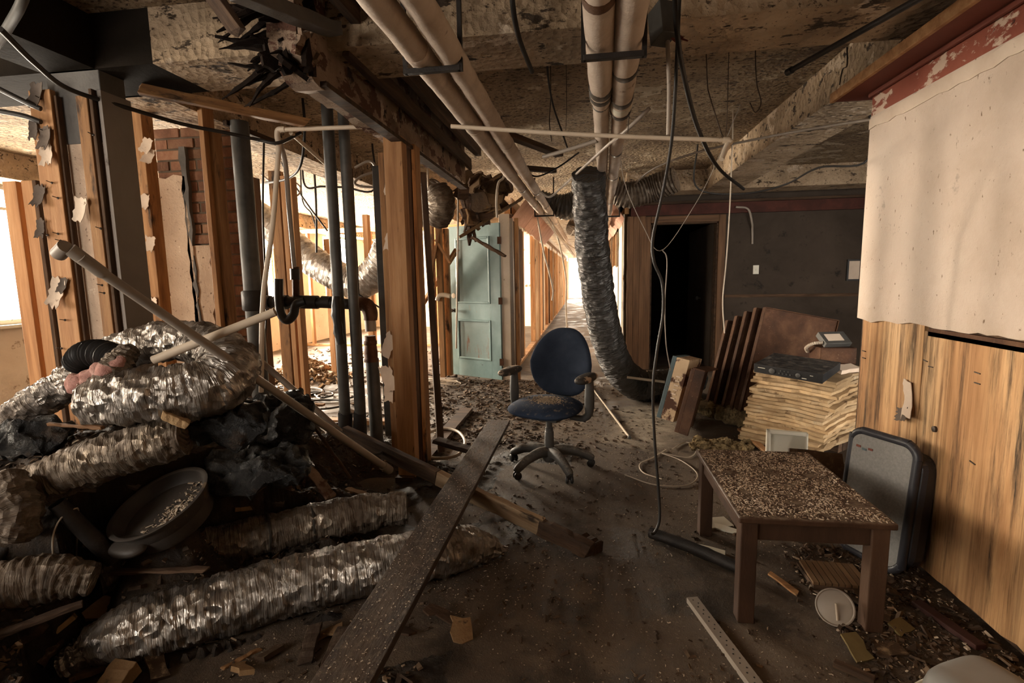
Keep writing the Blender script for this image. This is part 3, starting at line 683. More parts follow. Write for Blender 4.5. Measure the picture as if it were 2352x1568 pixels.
G().tube([P(641, 330, y=3.25), P(626, 520, y=3.22), P(604, 690, y=3.18), P(600, 900, y=3.18)], .0165, 24, 12).build('leg', m_pvc, t, smooth=True)
G().tube([P(643, 325, y=3.25), P(656, 380, y=3.4), P(664, 480, y=3.5), P(676, 612, y=3.62)], .0165, 24, 12).build('leg', m_pvcg, t, smooth=True)
G().tube([P(668, 305, y=3.3), P(752, 380, y=3.9)], .014, 4, 12).build('brace', m_pvc, t, smooth=True)

# drain stack with trap
YD = 3.72
t = thing('drain_pipe', (P(850, 700, y=YD+.1).x, YD, 0), 'black cast iron drain run with trap, elbow and rusty cleanout', 'pipe')
def dp(px, py, y=YD): return P(px, py, y=y)
G().tube([dp(600, 693), dp(680, 693), dp(850, 700)], .045*.9, 12, 18).build('drain_run', m_iron, t, smooth=True)
for a_, b_, r_ in ((598, 622, .052), (634, 660, .056), (680, 730, .052), (740, 760, .046)):
    G().tube([dp(a_, 693), dp(b_, 694)], r_, 3, 18).build('hub', m_iron, t, smooth=True)
G().tube([dp(815, 697), dp(840, 700), dp(850, 716), dp(851, 735)], [.05, .056, .056, .05], 16, 18).build('elbow', m_rust, t, smooth=True)
G().tube([dp(850, 730), dp(852, 760)], .042, 3, 18).build('nipple', m_pvcg, t, smooth=True)
z0 = dp(853, 830).z
G().lathe([(.0, 0), (.056, 0), (.058, .02), (.05, .03), (.052, .07), (.045, .13), (.05, .135), (.05, .16), (.044, .165), (.042, .2), (0, .2)], T(dp(853, 830).x, YD, z0), 20).build('cleanout', m_rust, t, smooth=True)
G().tube([(dp(855, 830).x, YD, z0), (dp(857, 830).x, YD, .0)], .05, 3, 18).build('stack', m_steel, t, smooth=True)
G().tube([dp(640, 640, YD-.06), dp(641, 690, YD-.06), dp(646, 722, YD-.06), dp(660, 735, YD-.06), dp(674, 722, YD-.06), dp(680, 700, YD-.06), dp(700, 692, YD-.04)], .034, 36, 16).build('trap', m_blk, t, smooth=True)
G().tube([dp(638, 642, YD-.06), dp(640, 665, YD-.06)], .027, 4, 14).build('tailpiece', m_iron, t, smooth=True)
G().tube([dp(679, 612), dp(680, 690)], .027, 4, 14).build('riser', m_rust, t, smooth=True)
G().tube([dp(677, 617), dp(678, 642)], .036, 4, 14).build('coupling', m_blk, t, smooth=True)
# vertical steel pipes
for px, py0, wpx, lab, y in ((772, 600, 27, 'grey vertical steel vent pipe wrapped at the foot in black sleeve, slimmer one', 3.55), (807, 600, 25, 'grey vertical steel vent pipe wrapped at the foot in black sleeve, mottled one', 3.57)):
    x = P(px, py0, y=y).x; t = thing('vent_pipe', (x, y, 0), lab, 'pipe')
    r = wpx*y/F/2
    G().tube([(x, y, .0), (x, y, 2.65)], r, 3, 18).build('pipe', m_steel, t, smooth=True)
    G().tube([(x, y, .0), (x-.01, y, .12), (x, y, .34), (x, y, .36)], [r*1.38, r*1.34, r*1.25, r*1.2], 10, 14, disp=corr(1, 0, .008, 4)).build('sleeve', m_blk, t, smooth=True)
x = P(789, 800, y=3.5).x
tag(G().tube([P(772, 680, y=3.5), P(774, 740, y=3.495), P(782, 790, y=3.495)], [.02, .03, .028], 12, 12, disp=corr(1, 0, .02, 9)).build('pipe_sleeve', m_blk, smooth=True), 'torn black foam sleeve hanging on the vent pipes', 'insulation')
y = 3.28; x = P(575, 600, y=y).x
t = thing('soil_pipe', (x, y, 0), 'thick grey steel pipe standing before the brick pier', 'pipe')
G().tube([(x, y, 0), (x, y, 2.41)], .058, 3, 20).build('pipe', m_steel, t, smooth=True)
zc = P(580, 690, y=y).z; G().tube([(x, y, zc-.07), (x, y, zc-.06), (x, y, zc+.06), (x, y, zc+.07)], [.066, .074, .074, .066], 4, 20).build('coupling', m_iron, t, smooth=True)

# flexible ducts hanging and lying
dc = thing('flexible_duct', P(1480, 915, z=0), 'long black and silver flexible duct dropping from the ceiling to the floor', 'duct')
pts = PX((1351, 400, 4.2), (1352, 440, 4.3), (1356, 500, 4.45), (1364, 600, 4.75), (1378, 700, 5.05), (1398, 790, 5.25), (1428, 855, 5.36)) + [P(1468, 884, z=.175), P(1510, 884, z=.17), P(1600, 868, z=.17)]
G().tube(pts, [.126, .13, .136, .145, .152, .158, .162, .165, .16, .15], 190, 40, disp=corr(.05, .001, .022, 1, 8)).build('sleeve', m_foilg, dc, smooth=True)
for f, w in ((2, .05), (4, .05)):
    c = Vector(pts[f]); ring(c, Vector(pts[f+1])-c, (0, 0, .139, 0, .156)[f], w, m_foilk, 'tape_band', dc, 32)
d2 = G().tube(PX((1335, 468, 7.7), (1300, 474, 7.7), (1265, 464, 7.7), (1238, 455, 7.7)), [.2, .185, .125, .115], 70, 28, disp=corr(.05, .008, .02, 2, 10)).build('flexible_duct', m_foilk, smooth=True)
tag(d2, 'black glossy duct sagging beneath the ceiling beside the pipe pair', 'duct')
d3 = G().tube(PX((1414, 442, 5.6), (1450, 448, 5.6), (1500, 432, 5.6), (1552, 412, 5.5)), [.12, .13, .13, .12], 80, 28, disp=corr(.035, .007, .012, 3, 10)).build('flexible_duct', m_foild, smooth=True)
tag(d3, 'short silver corrugated duct hooked behind the two thin pipes', 'duct')
d4 = G().tube(PX((548, 455, 6.7), (640, 535, 6.5), (720, 600, 6.3), (790, 640, 6.2), (830, 650, 6.14), (872, 615, 6.1), (900, 560, 6.05), (960, 480, 6.3), (1010, 440, 6.5)), .19, 150, 28, disp=corr(.05, .006, .02, 5, 8)).build('flexible_duct', m_foil, smooth=True)
tag(d4, 'silver foil duct sagging in a long curve through the bright room', 'duct')
d5 = G().tube(PX((1314, 530, 9.0), (1318, 518, 9.1), (1326, 500, 9.3), (1331, 468, 9.4)), .105, 30, 24, disp=corr(.05, .006, .02, 6, 8)).build('flexible_duct', m_foild, smooth=True)
tag(d5, 'stub of foil duct open towards the corridor ceiling', 'duct')
d6 = G().tube(PX((1000, 430, 5.6), (1014, 470, 5.6), (1002, 510, 5.7)), [.12, .15, .13], 40, 24, disp=corr(.05, .006, .03, 8, 8)).build('insulation_bundle', m_foild, smooth=True)
tag(d6, 'crumpled foil insulation bundle hanging behind the dark leaning post', 'insulation')

# steel pipe end below the beam, junction box and cables
t = thing('steel_pipe', P(1815, 162, y=2.6), 'black steel pipe with a threaded end hanging below the beam', 'pipe')
a, b = P(1818, 161, y=2.75), P(2150, -25, y=2.05); b = a+(b-a)*((1.505-a.x)/(b.x-a.x))
G().tube([a, b], .0125, 4, 12).build('pipe', m_iron, t, smooth=True)
G().tube([a-(b-a).normalized()*.03, a+(b-a).normalized()*.005], .016, 3, 12).build('threaded_end', m_blk, t, smooth=True)
t = thing('junction_box', P(1525, 60, y=2.18), 'grey junction box with red wire caps on a dangling conduit', 'box')
q = P(1522, 55, y=2.2)
G().box((.07, .09, .13), T(*q) @ RZ(25) @ RX(-12)).build('box', m_steel, t, bevel=.003)
G().tube([P(1526, 15, y=2.2), Vector((q.x, 2.2, 2.655))], .012, 3, 10).build('stem', m_steel, t, smooth=True)
G().tube([P(1533, 84, y=2.2), P(1537, 200, y=2.2), P(1535, 310, y=2.2)], .0085, 8, 10).build('conduit', m_pvcg, t, smooth=True)
for k in range(4):
    a = P(1541, 70+5*k, y=2.19); b = P(1560+10*(k % 3), 78+8*k, y=2.17)
    G().tube([a, b], [.006, .003], 3, 8).build('wire_cap', m_red, t)
CB = 'cable'
hose('black_cable', 'thick black cable looping down from the ceiling past the conduit elbow', CB, [Vector((.33, 2.1, 2.655))]+PX((1550, -20, 2.1), (1556, 80, 2.12), (1572, 180, 2.3), (1605, 300, 2.7), (1650, 385, 3.2), (1708, 434, 3.6)), .010, m_cable, 50)
t_ = hose('hanging_cable', 'thin dark cord hanging from the ceiling down to the floor by the table', CB, [Vector((.38, 2.25, 2.655))]+PX((1562, -20, 2.26), (1556, 100, 2.28), (1545, 300, 2.42), (1525, 430, 2.52), (1500, 545, 2.6), (1502, 600, 2.6), (1521, 650, 2.6), (1523, 720, 2.6), (1510, 800, 2.6), (1500, 890, 2.6), (1503, 1000, 2.6), (1512, 1120, 2.57), (1515, 1190, 2.55)) + [P(1504, 1222, z=.068), P(1494, 1226, z=.066)], .0075, m_cable, 130)
hose('white_wire', 'pale thin wire hanging beside the dark doorway', CB, PX((1684, 253, 4.5), (1682, 330, 4.5), (1676, 480, 4.5), (1668, 600, 4.5), (1660, 690, 4.5), (1664, 765, 4.5)), .005, m_wire, 40)
hose('white_wire', 'grey wire slung diagonally in front of the dark doorway', CB, PX((1700, 240, 4.0), (1640, 385, 4.0), (1590, 480, 4.0), (1520, 575, 4.0), (1480, 525, 4.0), (1430, 400, 4.0), (1425, 250, 4.0)), .0025, m_pvcg, 40)
hose('white_wire', 'wire curling down over the doorway threshold', CB, PX((1521, 573, 4.0), (1532, 600, 4.05), (1527, 700, 4.2), (1530, 790, 4.4), (1540, 850, 4.7)), .004, m_pvcg, 40)
hose('black_cable', 'black cable sagging from the sooty beam across the left studs', CB, PX((0, 66, 1.75), (80, 145, 1.95), (160, 205, 2.2), (300, 250, 2.5), (420, 285, 2.8), (520, 305, 3.0), (590, 320, 3.15), (640, 328, 3.2), (690, 305, 3.4)), .011, m_cable, 70)
hose('black_cable', 'black cable running left of the column towards the window', CB, PX((-60, 175, 2.25), (-20, 195, 2.25), (60, 235, 2.27), (94, 250, 2.29)), .012, m_cable, 20)
hose('black_cable', 'second black cable below it at the window side of the column', CB, PX((-60, 246, 2.25), (-20, 252, 2.25), (50, 265, 2.27), (94, 280, 2.29)), .012, m_cable, 20)
hose('steel_conduit', 'grey steel conduit crossing the corner by the sooty beam', 'conduit', [hang(P(60, -30, y=1.7), .05)]+PX((60, -30, 1.7), (20, 60, 1.85), (-15, 110, 1.95)), .018, m_steel, 20)
hose('conduit_wire', 'thin bent conduit in front of the teal door', 'conduit', [hang(P(985, 442, y=5.9))]+PX((985, 440, 5.9), (1000, 442, 5.9), (1030, 442, 5.9), (1050, 455, 5.9), (1052, 480, 5.9), (1051, 600, 5.95), (1048, 800, 6.0)), .012, m_wire, 50)
for k, (lab, pts, r, m) in enumerate((
        ('dark cable swag strung from the duct to the beam end', [(1455, 425, 5.55), (1500, 388, 5.0), (1600, 350, 4.3), (1760, 315, 3.8), (1900, 290, 3.4), (2004, 274, 3.118)], .008, m_pvcg),
        ('conduit rising from the black duct past the thin pipes', [(1240, 440, 5.0), (1262, 452, 5.0), (1290, 430, 4.8), (1383, 345, ('z', 2.146)), (1410, 322, ('z', 2.144)), (1440, 298, 2.86), (1492, 248, 2.76)], .010, m_pvcg),
        ('pale conduit stub pointing at the thin pipes', [(1248, 360, 3.6), (1300, 345, 3.45), (1372, 323, ('z', 2.168))], .013, m_pvcg),
        ('black cable drooping over the rubble under the pipe pair', [(1200, 380, 4.6), (1230, 405, 4.6), (1280, 385, 4.5), (1330, 350, 4.5)], .007, m_cable),
        ('dark wire hanging in a hook from the ceiling near the beam', [(1735, 122, 3.1), (1738, 190, 3.1), (1748, 235, 3.1), (1735, 258, 3.1), (1722, 235, 3.1)], .003, m_dark),
        ('dark wire twisted against the beam above the red ledge', [(1945, 108, ('x', 1.497)), (1945, 150, ('x', 1.497)), (1935, 160, ('x', 1.497)), (1928, 195, ('x', 1.497))], .003, m_dark),
        ('pair of dark wires carrying the conduit elbow', [(1622, 120, 2.9), (1625, 192, 2.9), (1630, 220, 2.9), (1655, 300, 2.79), (1664, 318, 2.765)], .003, m_dark),
        ('short rod and wire hanging from the popcorn ceiling', [(1258, 165, 3.0), (1270, 240, 3.2), (1290, 300, 3.4), (1305, 345, 3.6)], .006, m_cable),
        ('dark rod dropping from the beam near the lagged pipes', [(1175, -20, 2.12), (1190, 80, 2.27), (1222, 165, 2.6)], .011, m_cable),
        ('thin wire hanging at the ceiling between pipe pairs', [(1265, 218, 3.2), (1262, 280, 3.2), (1267, 325, 3.2)], .003, m_dark),
        ('black cable loop in the bright room', [(700, 300, 3.62), (690, 380, 3.75), (660, 410, 4.0), (610, 420, 4.2)], .010, m_cable),
        ('grey cable coil hanging in the bright room', [(660, 400, 4.8), (690, 430, 4.8), (680, 450, 4.8), (650, 440, 4.8), (600, 400, 4.8)], .009, m_pvcg),
        ('cable crossing behind the vent pipes', [(700, 425, 4.9), (740, 428, 4.9), (790, 430, 4.9), (860, 434, 4.9)], .010, m_cable),
        ('bent conduit behind the vent pipes', [(815, 385, 4.6), (850, 370, 4.6), (870, 395, 4.6)], .012, m_pvcg),
        ('bent conduit low behind the vent pipes', [(870, 430, 4.6), (830, 428, 4.6), (815, 420, 4.6), (830, 405, 4.6), (868, 392, 4.6)], .012, m_pvcg),
        ('dark rod hanging in the bright room', [(725, 445, 5.2), (727, 520, 5.2), (727, 580, 5.2)], .012, m_cable),
        ('thin cable swinging under the window beam', [(695, 460, 5.6), (715, 490, 5.6), (725, 520, 5.6)], .008, m_cable),
        ('cable slanting beyond the vent pipes', [(650, 380, 5.0), (700, 460, 5.0), (752, 530, 5.0)], .009, m_cable),
        ('cable running down behind the soil pipe', [(606, 330, 3.7), (604, 500, 3.8), (612, 700, 3.9), (606, 830, 3.9)], .008, m_cable),
        ('slanting cable beyond the drain elbow', [(812, 668, 4.445), (845, 690, 4.44), (870, 705, 4.44), (890, 720, 4.42), (930, 800, 4.4), (940, 1000, ('z', .008))], .008, m_cable),
        ('grey cable hanging in the corridor', [(1265, 500, 8.0), (1285, 560, 8.2), (1300, 640, 8.4), (1300, 700, 8.5), (1303, 770, 8.5)], .014, m_wire),
        ('pale cord dangling by the first corridor studs', [(1226, 452, 7.4), (1248, 575, 7.4), (1260, 620, 7.4), (1270, 665, 7.4), (1268, 690, 7.4)], .012, m_wire),
        ('cable along the left corridor ceiling', [(1250, 489, 7.0), (1280, 540, 7.8), (1310, 565, 9), (1330, 575, 11)], .014, m_wire),
        ('dark cable bowing below the beam before the back wall', [(1600, 430, 5.6), (1700, 445, 5.6), (1800, 425, 5.4), (1880, 385, 5.0), (1990, 370, 4.8)], .009, m_cable),
        ('bent conduit on the dark back wall', [(1690, 475, 7.42), (1718, 480, 7.42), (1727, 510, 7.43), (1728, 530, 7.482), (1728, 560, 7.484)], .014, m_pvcg))):
    q_ = PX(*pts)
    if k in (4, 7, 8, 9, 10, 11, 12, 15, 16, 17, 18, 23): q_ = [hang(q_[0])] + q_
    if k in (12, 23): q_ = q_ + [hang(q_[-1])]
    hose('cable', lab, CB, q_, r, m, 40)
t = thing('lumber', P(330, 205, y=2.52), 'weathered pine batten slung under the sooty beam', 'lumber')
lumber('batten', P(326, 206, y=2.565), P(700, 282, y=3.2), .055, .05, m_wood2, t, wobble=.003, end=.05)
tag(lumber('lumber', P(516, 281, y=3.22), P(640, 330, y=3.75), .03, .035, m_woodk), 'dark batten hidden below the weathered one', 'lumber')
tag(lumber('lumber', P(1140, 300, z=2.283), P(1285, 355, z=2.283), .07, .035, m_woodk), 'short dark board lodged under the ceiling beside the lagged pipes', 'lumber')
tag(lumber('lumber', P(1190, 385, z=2.284), P(1275, 392, z=2.284), .06, .04, m_woodk), 'dark board end above the collapsed rubble', 'lumber')
tag(lumber('lumber', hang(P(395, -10, y=1.75), -.05), P(540, 65, y=1.95), .10, .02, m_woodk, wobble=.004, end=.05), 'reddish splintered board hanging from the ceiling', 'lumber')
tag(lumber('lumber', P(540, -20, y=1.7), P(770, 70, y=2.2), .07, .05, m_concg, wobble=.004), 'grey batten beside the broken header end', 'lumber')
tag(lumber('leaning_post', P(972, 400, y=4.4), P(1013, 1038, y=3.72), .05, .075, m_woodk, wobble=.003), 'dark brown post leaning beside the pine posts', 'post')
# ---------------------------------------------------------------- teal door
hx = P(1153, 872, z=.015); lx = P(1040, 858, z=.015)
dv = (Vector((hx.x, hx.y, 0)) - Vector((lx.x, lx.y, 0))); dwid = dv.length; Hd = 2.03
Md = frame((lx.x, lx.y, .012), dv)          # local x across the leaf, y into the room, z up
m_teal = mat('teal_door_paint', [(.10, .155, .15), (.15, .22, .21), (.21, .28, .27)], 2.5, .42, bump=.12, rnd=0, spots=[((.035, .028, .022), 6, .70, .04), ((.22, .16, .12), 3.2, .68, .08, (3, 3, .8))])
m_teald = mat('worn_teal_panel', [(.12, .17, .16), (.19, .24, .225)], 2.5, .5, bump=.2, rnd=0, spots=[((.16, .085, .05), 4, .56, .09, (3, 3, .7))])
t = thing('teal_door', (lx.x, lx.y, 0), 'peeling teal panelled door standing open at the corridor entrance', 'door')
def dbox(x0, x1, z0, z1, y0, y1, nm, m, par=t, bevel=.003): return G().aabb((x0, y0, z0), (x1, y1, z1)).build(nm, m, par, bevel=bevel, M=Md) if False else _db(x0, x1, z0, z1, y0, y1, nm, m, par, bevel)
def _db(x0, x1, z0, z1, y0, y1, nm, m, par, bevel):
    g = G().aabb((x0, y0, z0), (x1, y1, z1)); g.v = [Md @ v for v in g.v]; return g.build(nm, m, par, bevel=bevel)
w = dwid
_db(0, .12, 0, Hd, 0, .04, 'stile', m_teal, t, .002); _db(w-.16, w, 0, Hd, 0, .04, 'stile', m_teal, t, .002)
_db(.12, w-.16, 0, .24, 0, .04, 'rail', m_teal, t, .002); _db(.12, w-.16, .78, 1.0, 0, .04, 'rail', m_teal, t, .002); _db(.12, w-.16, 1.87, Hd, 0, .04, 'rail', m_teal, t, .002)
for z0, z1, m in ((.24, .78, m_teald), (1.0, 1.87, m_teal)):
    pn = _db(.12, w-.16, z0, z1, .012, .03, 'panel', m, t, 0)
    for a_, b_, c_, d_ in ((.12, .145, z0, z1), (w-.185, w-.16, z0, z1), (.145, w-.185, z0, z0+.025), (.145, w-.185, z1-.025, z1)):
        _db(a_, b_, c_, d_, -.012, .014, 'moulding', m_teal, pn, .006)
def dlathe(x, z, prof, nm, m): return G().lathe(prof, Md @ T(x, 0, z) @ RX(90), 18).build(nm, m, t, smooth=True)
dlathe(.06, 1.10, [(0, 0), (.035, 0), (.036, .004), (0, .006)], 'lock_plate', m_white)
dlathe(.06, .90, [(0, 0), (.028, 0), (.028, .006), (.011, .01), (.011, .03), (.024, .038), (.026, .05), (.016, .062), (0, .064)], 'door_knob', m_steel)
# frame of the doorway it hangs in
dj = struct(lumber('door_3', (hx.x+.06, hx.y+.05, 0), (hx.x+.06, hx.y+.05, 2.15), .13, .05, m_pvc, up=(0, -1, 0)), 'pale wooden jamb beside the teal door', 'door frame')
for z in (.25, 1.05, 1.82): G().box((.05, .02, .09), T(hx.x+.0, hx.y+.0, z)).build('hinge', m_rust, dj)
for dx in (.14, .21): lumber('jamb_strip', (hx.x+dx, hx.y+.10, 0), (hx.x+dx, hx.y+.10, 2.1), .05, .04, m_wood2 if dx > .2 else m_pvcg, dj, up=(0, -1, 0))

s1, s2 = P(1050, 725, y=6.98), P(1152, 575, y=6.6); dsun = Vector((1, -.22, -.06))*.62
b1, b2 = s1-dsun, s2-dsun; b1 = b2+(b1-b2)*((b2.z-.02)/(b2.z-b1.z))
tag(lumber('diagonal_brace', b1, b2, .075, .04, m_wood2), 'slanting brace left of the teal door that shades it', 'brace')
# ---------------------------------------------------------------- collapsed rubble hanging over the door
m_rub = mat('brown_collapsed_board', [(.07, .038, .018), (.19, .11, .05), (.30, .19, .095)], 4, .9, bump=.7, rnd=.25, spots=[((.02, .012, .008), 6, .58, .06)])
def slab(name, label, cat, c, size, rot, m, seed, th=.02, amp=.03, group=None, parent=None):
    """broken board lump: ragged outline, real thickness"""
    a, b = size[0]/2, size[1]/2
    pl = ragged([(-a, -b), (a, -b*.8), (a*.9, b), (-a*.8, b*.9)], .05 if max(size) > .15 else .03, amp, seed)
    g = G().prism(pl, th, T(*c) @ rot @ T(0, 0, -th/2)); o = g.build(name, m, parent)
    return tag(o, label, cat, group) if label else o
m_brn_ = mat('dark_tan_board', [(.035, .02, .010), (.10, .058, .028), (.16, .10, .05)], 4, .9, bump=.7, rnd=.25)
rb = thing('hanging_rubble', P(1110, 560, y=5.5), 'mass of collapsed ceiling boards hanging over the teal door', 'rubble')
rr = random.Random(5)
for k in range(30):
    f = rr.random(); px = 1070+85*f+rr.uniform(-10, 10); py = 400+rr.uniform(0, 120)*(1-.5*f)
    slab('broken_board', None, None, P(px, py, y=5.5+rr.uniform(-.25, .4)), (rr.uniform(.12, .34), rr.uniform(.10, .26)), RZ(rr.uniform(0, 360)) @ RX(rr.uniform(40, 140)) @ RY(rr.uniform(-40, 40)), rr.choice((m_rub, m_woodk, m_woodk, m_brn_)), 60+k, .02, .045, parent=rb)
for k in range(8):
    a = P(1066+rr.uniform(-6, 25), 430+rr.uniform(0, 60), y=5.45); b = P(1060+rr.uniform(0, 40), 500+rr.uniform(0, 70), y=5.45)
    G().tube([a, a*.5+b*.5+Vector((rr.uniform(-.03, .03), 0, 0)), b], [.04, .03, .008], 8, 7, disp=corr(1, 0, .02, k, 16)).build('dangling_strip', m_woodk, rb, smooth=True)
lumber('broken_batten', P(1085, 545, y=5.35), P(1160, 588, y=5.3), .09, .03, m_woodk, rb, wobble=.006)
lumber('broken_batten', P(1055, 545, y=5.4), P(1200, 455, y=5.6), .10, .03, m_rub, rb, wobble=.006)
lumber('broken_batten', P(1080, 450, y=5.5), P(1150, 400, y=5.7), .09, .03, m_rub, rb, wobble=.006)
hose('cord', 'pale cord looping beside the hanging rubble', 'cable', [hang(P(1160, 385, y=5.2))]+PX((1158, 402, 5.2), (1145, 420, 5.2), (1140, 460, 5.2), (1142, 500, 5.2)), .012, m_wire, 30)
tag(lumber('lumber', P(1010, 520, y=6.54), P(990, 640, y=6.54), .05, .03, m_wood2), 'crooked batten crossing behind the leaning post', 'lumber')
tag(lumber('lumber', P(1000, 550, y=6.54), P(1034, 604, y=6.54), .04, .03, m_wood), 'pale batten propped against the teal door edge', 'lumber')
hose('pipe_stub', 'short pipe stub with a red fitting left of the teal door', 'pipe', PX((1004, 690, 6.535), (1008, 680, 6.535), (1018, 677, 6.535), (1034, 680, 6.535)), .03, m_pvc, 24)

# ---------------------------------------------------------------- office chair
m_blue = mat('navy_upholstery', [(.013, .018, .030), (.020, .027, .043), (.029, .037, .056)], 7, .95, bump=.15, bscale=220, rnd=0, spots=[((.10, .095, .085), 34, .70, .05)], spec=.15)
m_seat = mat('dusty_navy_upholstery', [(.020, .030, .055), (.030, .044, .075)], 7, .95, bump=.2, bscale=200, rnd=0, dust=((.26, .21, .15), .22), spec=.15)
m_cplas = mat('dusty_black_chair_plastic', [(.045, .043, .040), (.085, .08, .073)], 6, .6, bump=.15, rnd=.05, dust=((.22, .19, .155), .50))
m_pad = mat('stained_arm_pad', [(.03, .027, .024), (.06, .052, .045)], 5, .7, bump=.15, rnd=0, spots=[((.48, .36, .26), 9, .52, .06)])
cb = P(1262, 1075, z=0); ch = thing('office_chair', (cb.x, cb.y, 0), 'navy blue swivel office chair with dusty seat and black arms', 'chair')
face = math.degrees(math.atan2(-.9, -.42))                 # the way the chair faces
Mc = T(cb.x, cb.y, 0) @ RZ(face-90)                        # local +y is forward
seat_o = [(x*(1-.10*(y < 0)*(-y/.25)), y) for x, y in circle(.255, .235, 48, 2.7)]
se = G(); se.cushion(seat_o, .085, Mc @ T(0, .04, .455) @ RX(-3), 10, 4, .012); se.build('seat', m_seat, ch, smooth=True)
G().box((.30, .30, .03), Mc @ T(0, .02, .405)).build('seat_plate', m_cplas, ch, bevel=.01)
bo = []
for i in range(56):
    a = 2*math.pi*i/56; c, s_ = math.cos(a), math.sin(a)
    x = .25*math.copysign(abs(c)**.78, c); y = .25*math.copysign(abs(s_)**.82, s_)
    x *= 1-.20*max(0, y)/.245-.06*max(0, -y)/.245; bo.append((x, y))
bk_ = G(); bk_.cushion(bo, .075, Mc @ T(0, -.235, .735) @ RX(98), 10, 5, .0)
for i, v in enumerate(bk_.v):                                # gentle wrap towards the sitter
    l = (Mc @ T(0, -.235, .735) @ RX(98)).inverted() @ v; bk_.v[i] = v + (Mc.to_3x3() @ Vector((0, 1, 0)))*(1.1*l.x*l.x)
bk_.build('backrest', m_blue, ch, smooth=True)
G().tube([Mc @ Vector(p) for p in ((0, -.05, .395), (0, -.20, .39), (0, -.27, .42), (0, -.285, .52), (0, -.27, .62))], [.028, .03, .03, .028, .024], 24, 10).build('back_bar', m_cplas, ch, smooth=True)
for sx in (-1, 1):
    up = G().tube([Mc @ Vector(p) for p in ((sx*.16, -.02, .395), (sx*.25, -.02, .395), (sx*.295, -.02, .43), (sx*.30, -.02, .52), (sx*.30, -.02, .665))], [.022, .022, .026, .034, .027], 26, 12).build('arm_post', m_cplas, ch, smooth=True)
    g = G().cushion(circle(.05, .13, 32, 2.6), .052, Mc @ T(sx*.30, .03, .685) @ RX(-2), 7, 4)
    g.build('arm_pad', m_pad, up, smooth=True)
G().lathe([(0, .07), (.032, .07), (.034, .20), (.032, .27), (.028, .275), (.028, .30), (.021, .305), (.021, .40), (0, .40)], Mc, 24).build('gas_column', m_cplas, ch, smooth=True)
G().lathe([(0, .055), (.035, .055), (.05, .08), (.052, .13), (.042, .16), (0, .165)], Mc, 24).build('base_hub', m_cplas, ch, smooth=True)
G().tube([Mc @ Vector(p) for p in ((.03, -.02, .385), (-.16, -.06, .38), (-.25, -.07, .365))], [.008, .008, .014], 14, 8).build('lever', m_blk, ch, smooth=True)
G().box((.12, .18, .05), Mc @ T(0, -.01, .385)).build('mechanism', m_blk, ch, bevel=.012)
for k in range(5):
    a = math.radians(84+72*k); d = Vector((math.cos(a), math.sin(a), 0))
    pts = [Vector((cb.x, cb.y, .125))+d*.02, Vector((cb.x, cb.y, .135))+d*.10, Vector((cb.x, cb.y, .115))+d*.20, Vector((cb.x, cb.y, .075))+d*.29, Vector((cb.x, cb.y, .06))+d*.315]
    lg_ = G().tube(pts, [.040, .037, .032, .028, .020], 26, 12).build('base_leg', m_cplas, ch, smooth=True)
    g = G(); wc = Vector((cb.x, cb.y, .028))+d*.30; ax = Vector((-d.y, d.x, 0)).lerp(d, .3).normalized()
    for s in (-1, 1):
        g.lathe([(0, -.010), (.02, -.010), (.026, -.006), (.028, 0), (.026, .006), (.02, .010), (0, .010)], frame(wc+ax*s*.016, ax) @ RY(90), 18)
    g.tube([wc, wc+Vector((0, 0, .045))], .011, 3, 8); g.build('caster', m_blk, lg_, smooth=True)

# ---------------------------------------------------------------- low table with shavings
m_tab = mat('dark_stained_table_wood', [(.022, .011, .007), (.055, .028, .016), (.09, .05, .03)], 1.4, .5, bump=.2, stretch=(4, 4, 1), rnd=.05, dust=((.22, .17, .125), .5))
tb = thing('low_table', (.85, 2.3, 0), 'low dark wooden table covered with pale wood shavings', 'table')
X0, X1, Y0, Y1, ZT = .575, 1.125, 1.94, 2.72, .445
Mt = T((X0+X1)/2, (Y0+Y1)/2, 0); hw, hl = (X1-X0)/2, (Y1-Y0)/2
G().box((X1-X0, Y1-Y0, .026), Mt @ T(0, 0, ZT-.013)).build('table_top', m_tab, tb, bevel=.006)
for sx in (-1, 1):
    for sy in (-1, 1):
        G().box((.062, .062, ZT-.026), Mt @ T(sx*(hw-.045), sy*(hl-.05), (ZT-.026)/2)).build('leg', m_tab, tb, bevel=.004)
for sy in (-1, 1): G().box((2*hw-.15, .02, .075), Mt @ T(0, sy*(hl-.04), ZT-.064)).build('apron', m_tab, tb, bevel=.002)
for sx in (-1, 1): G().box((.02, 2*hl-.16, .075), Mt @ T(sx*(hw-.035), 0, ZT-.064)).build('apron', m_tab, tb, bevel=.002)

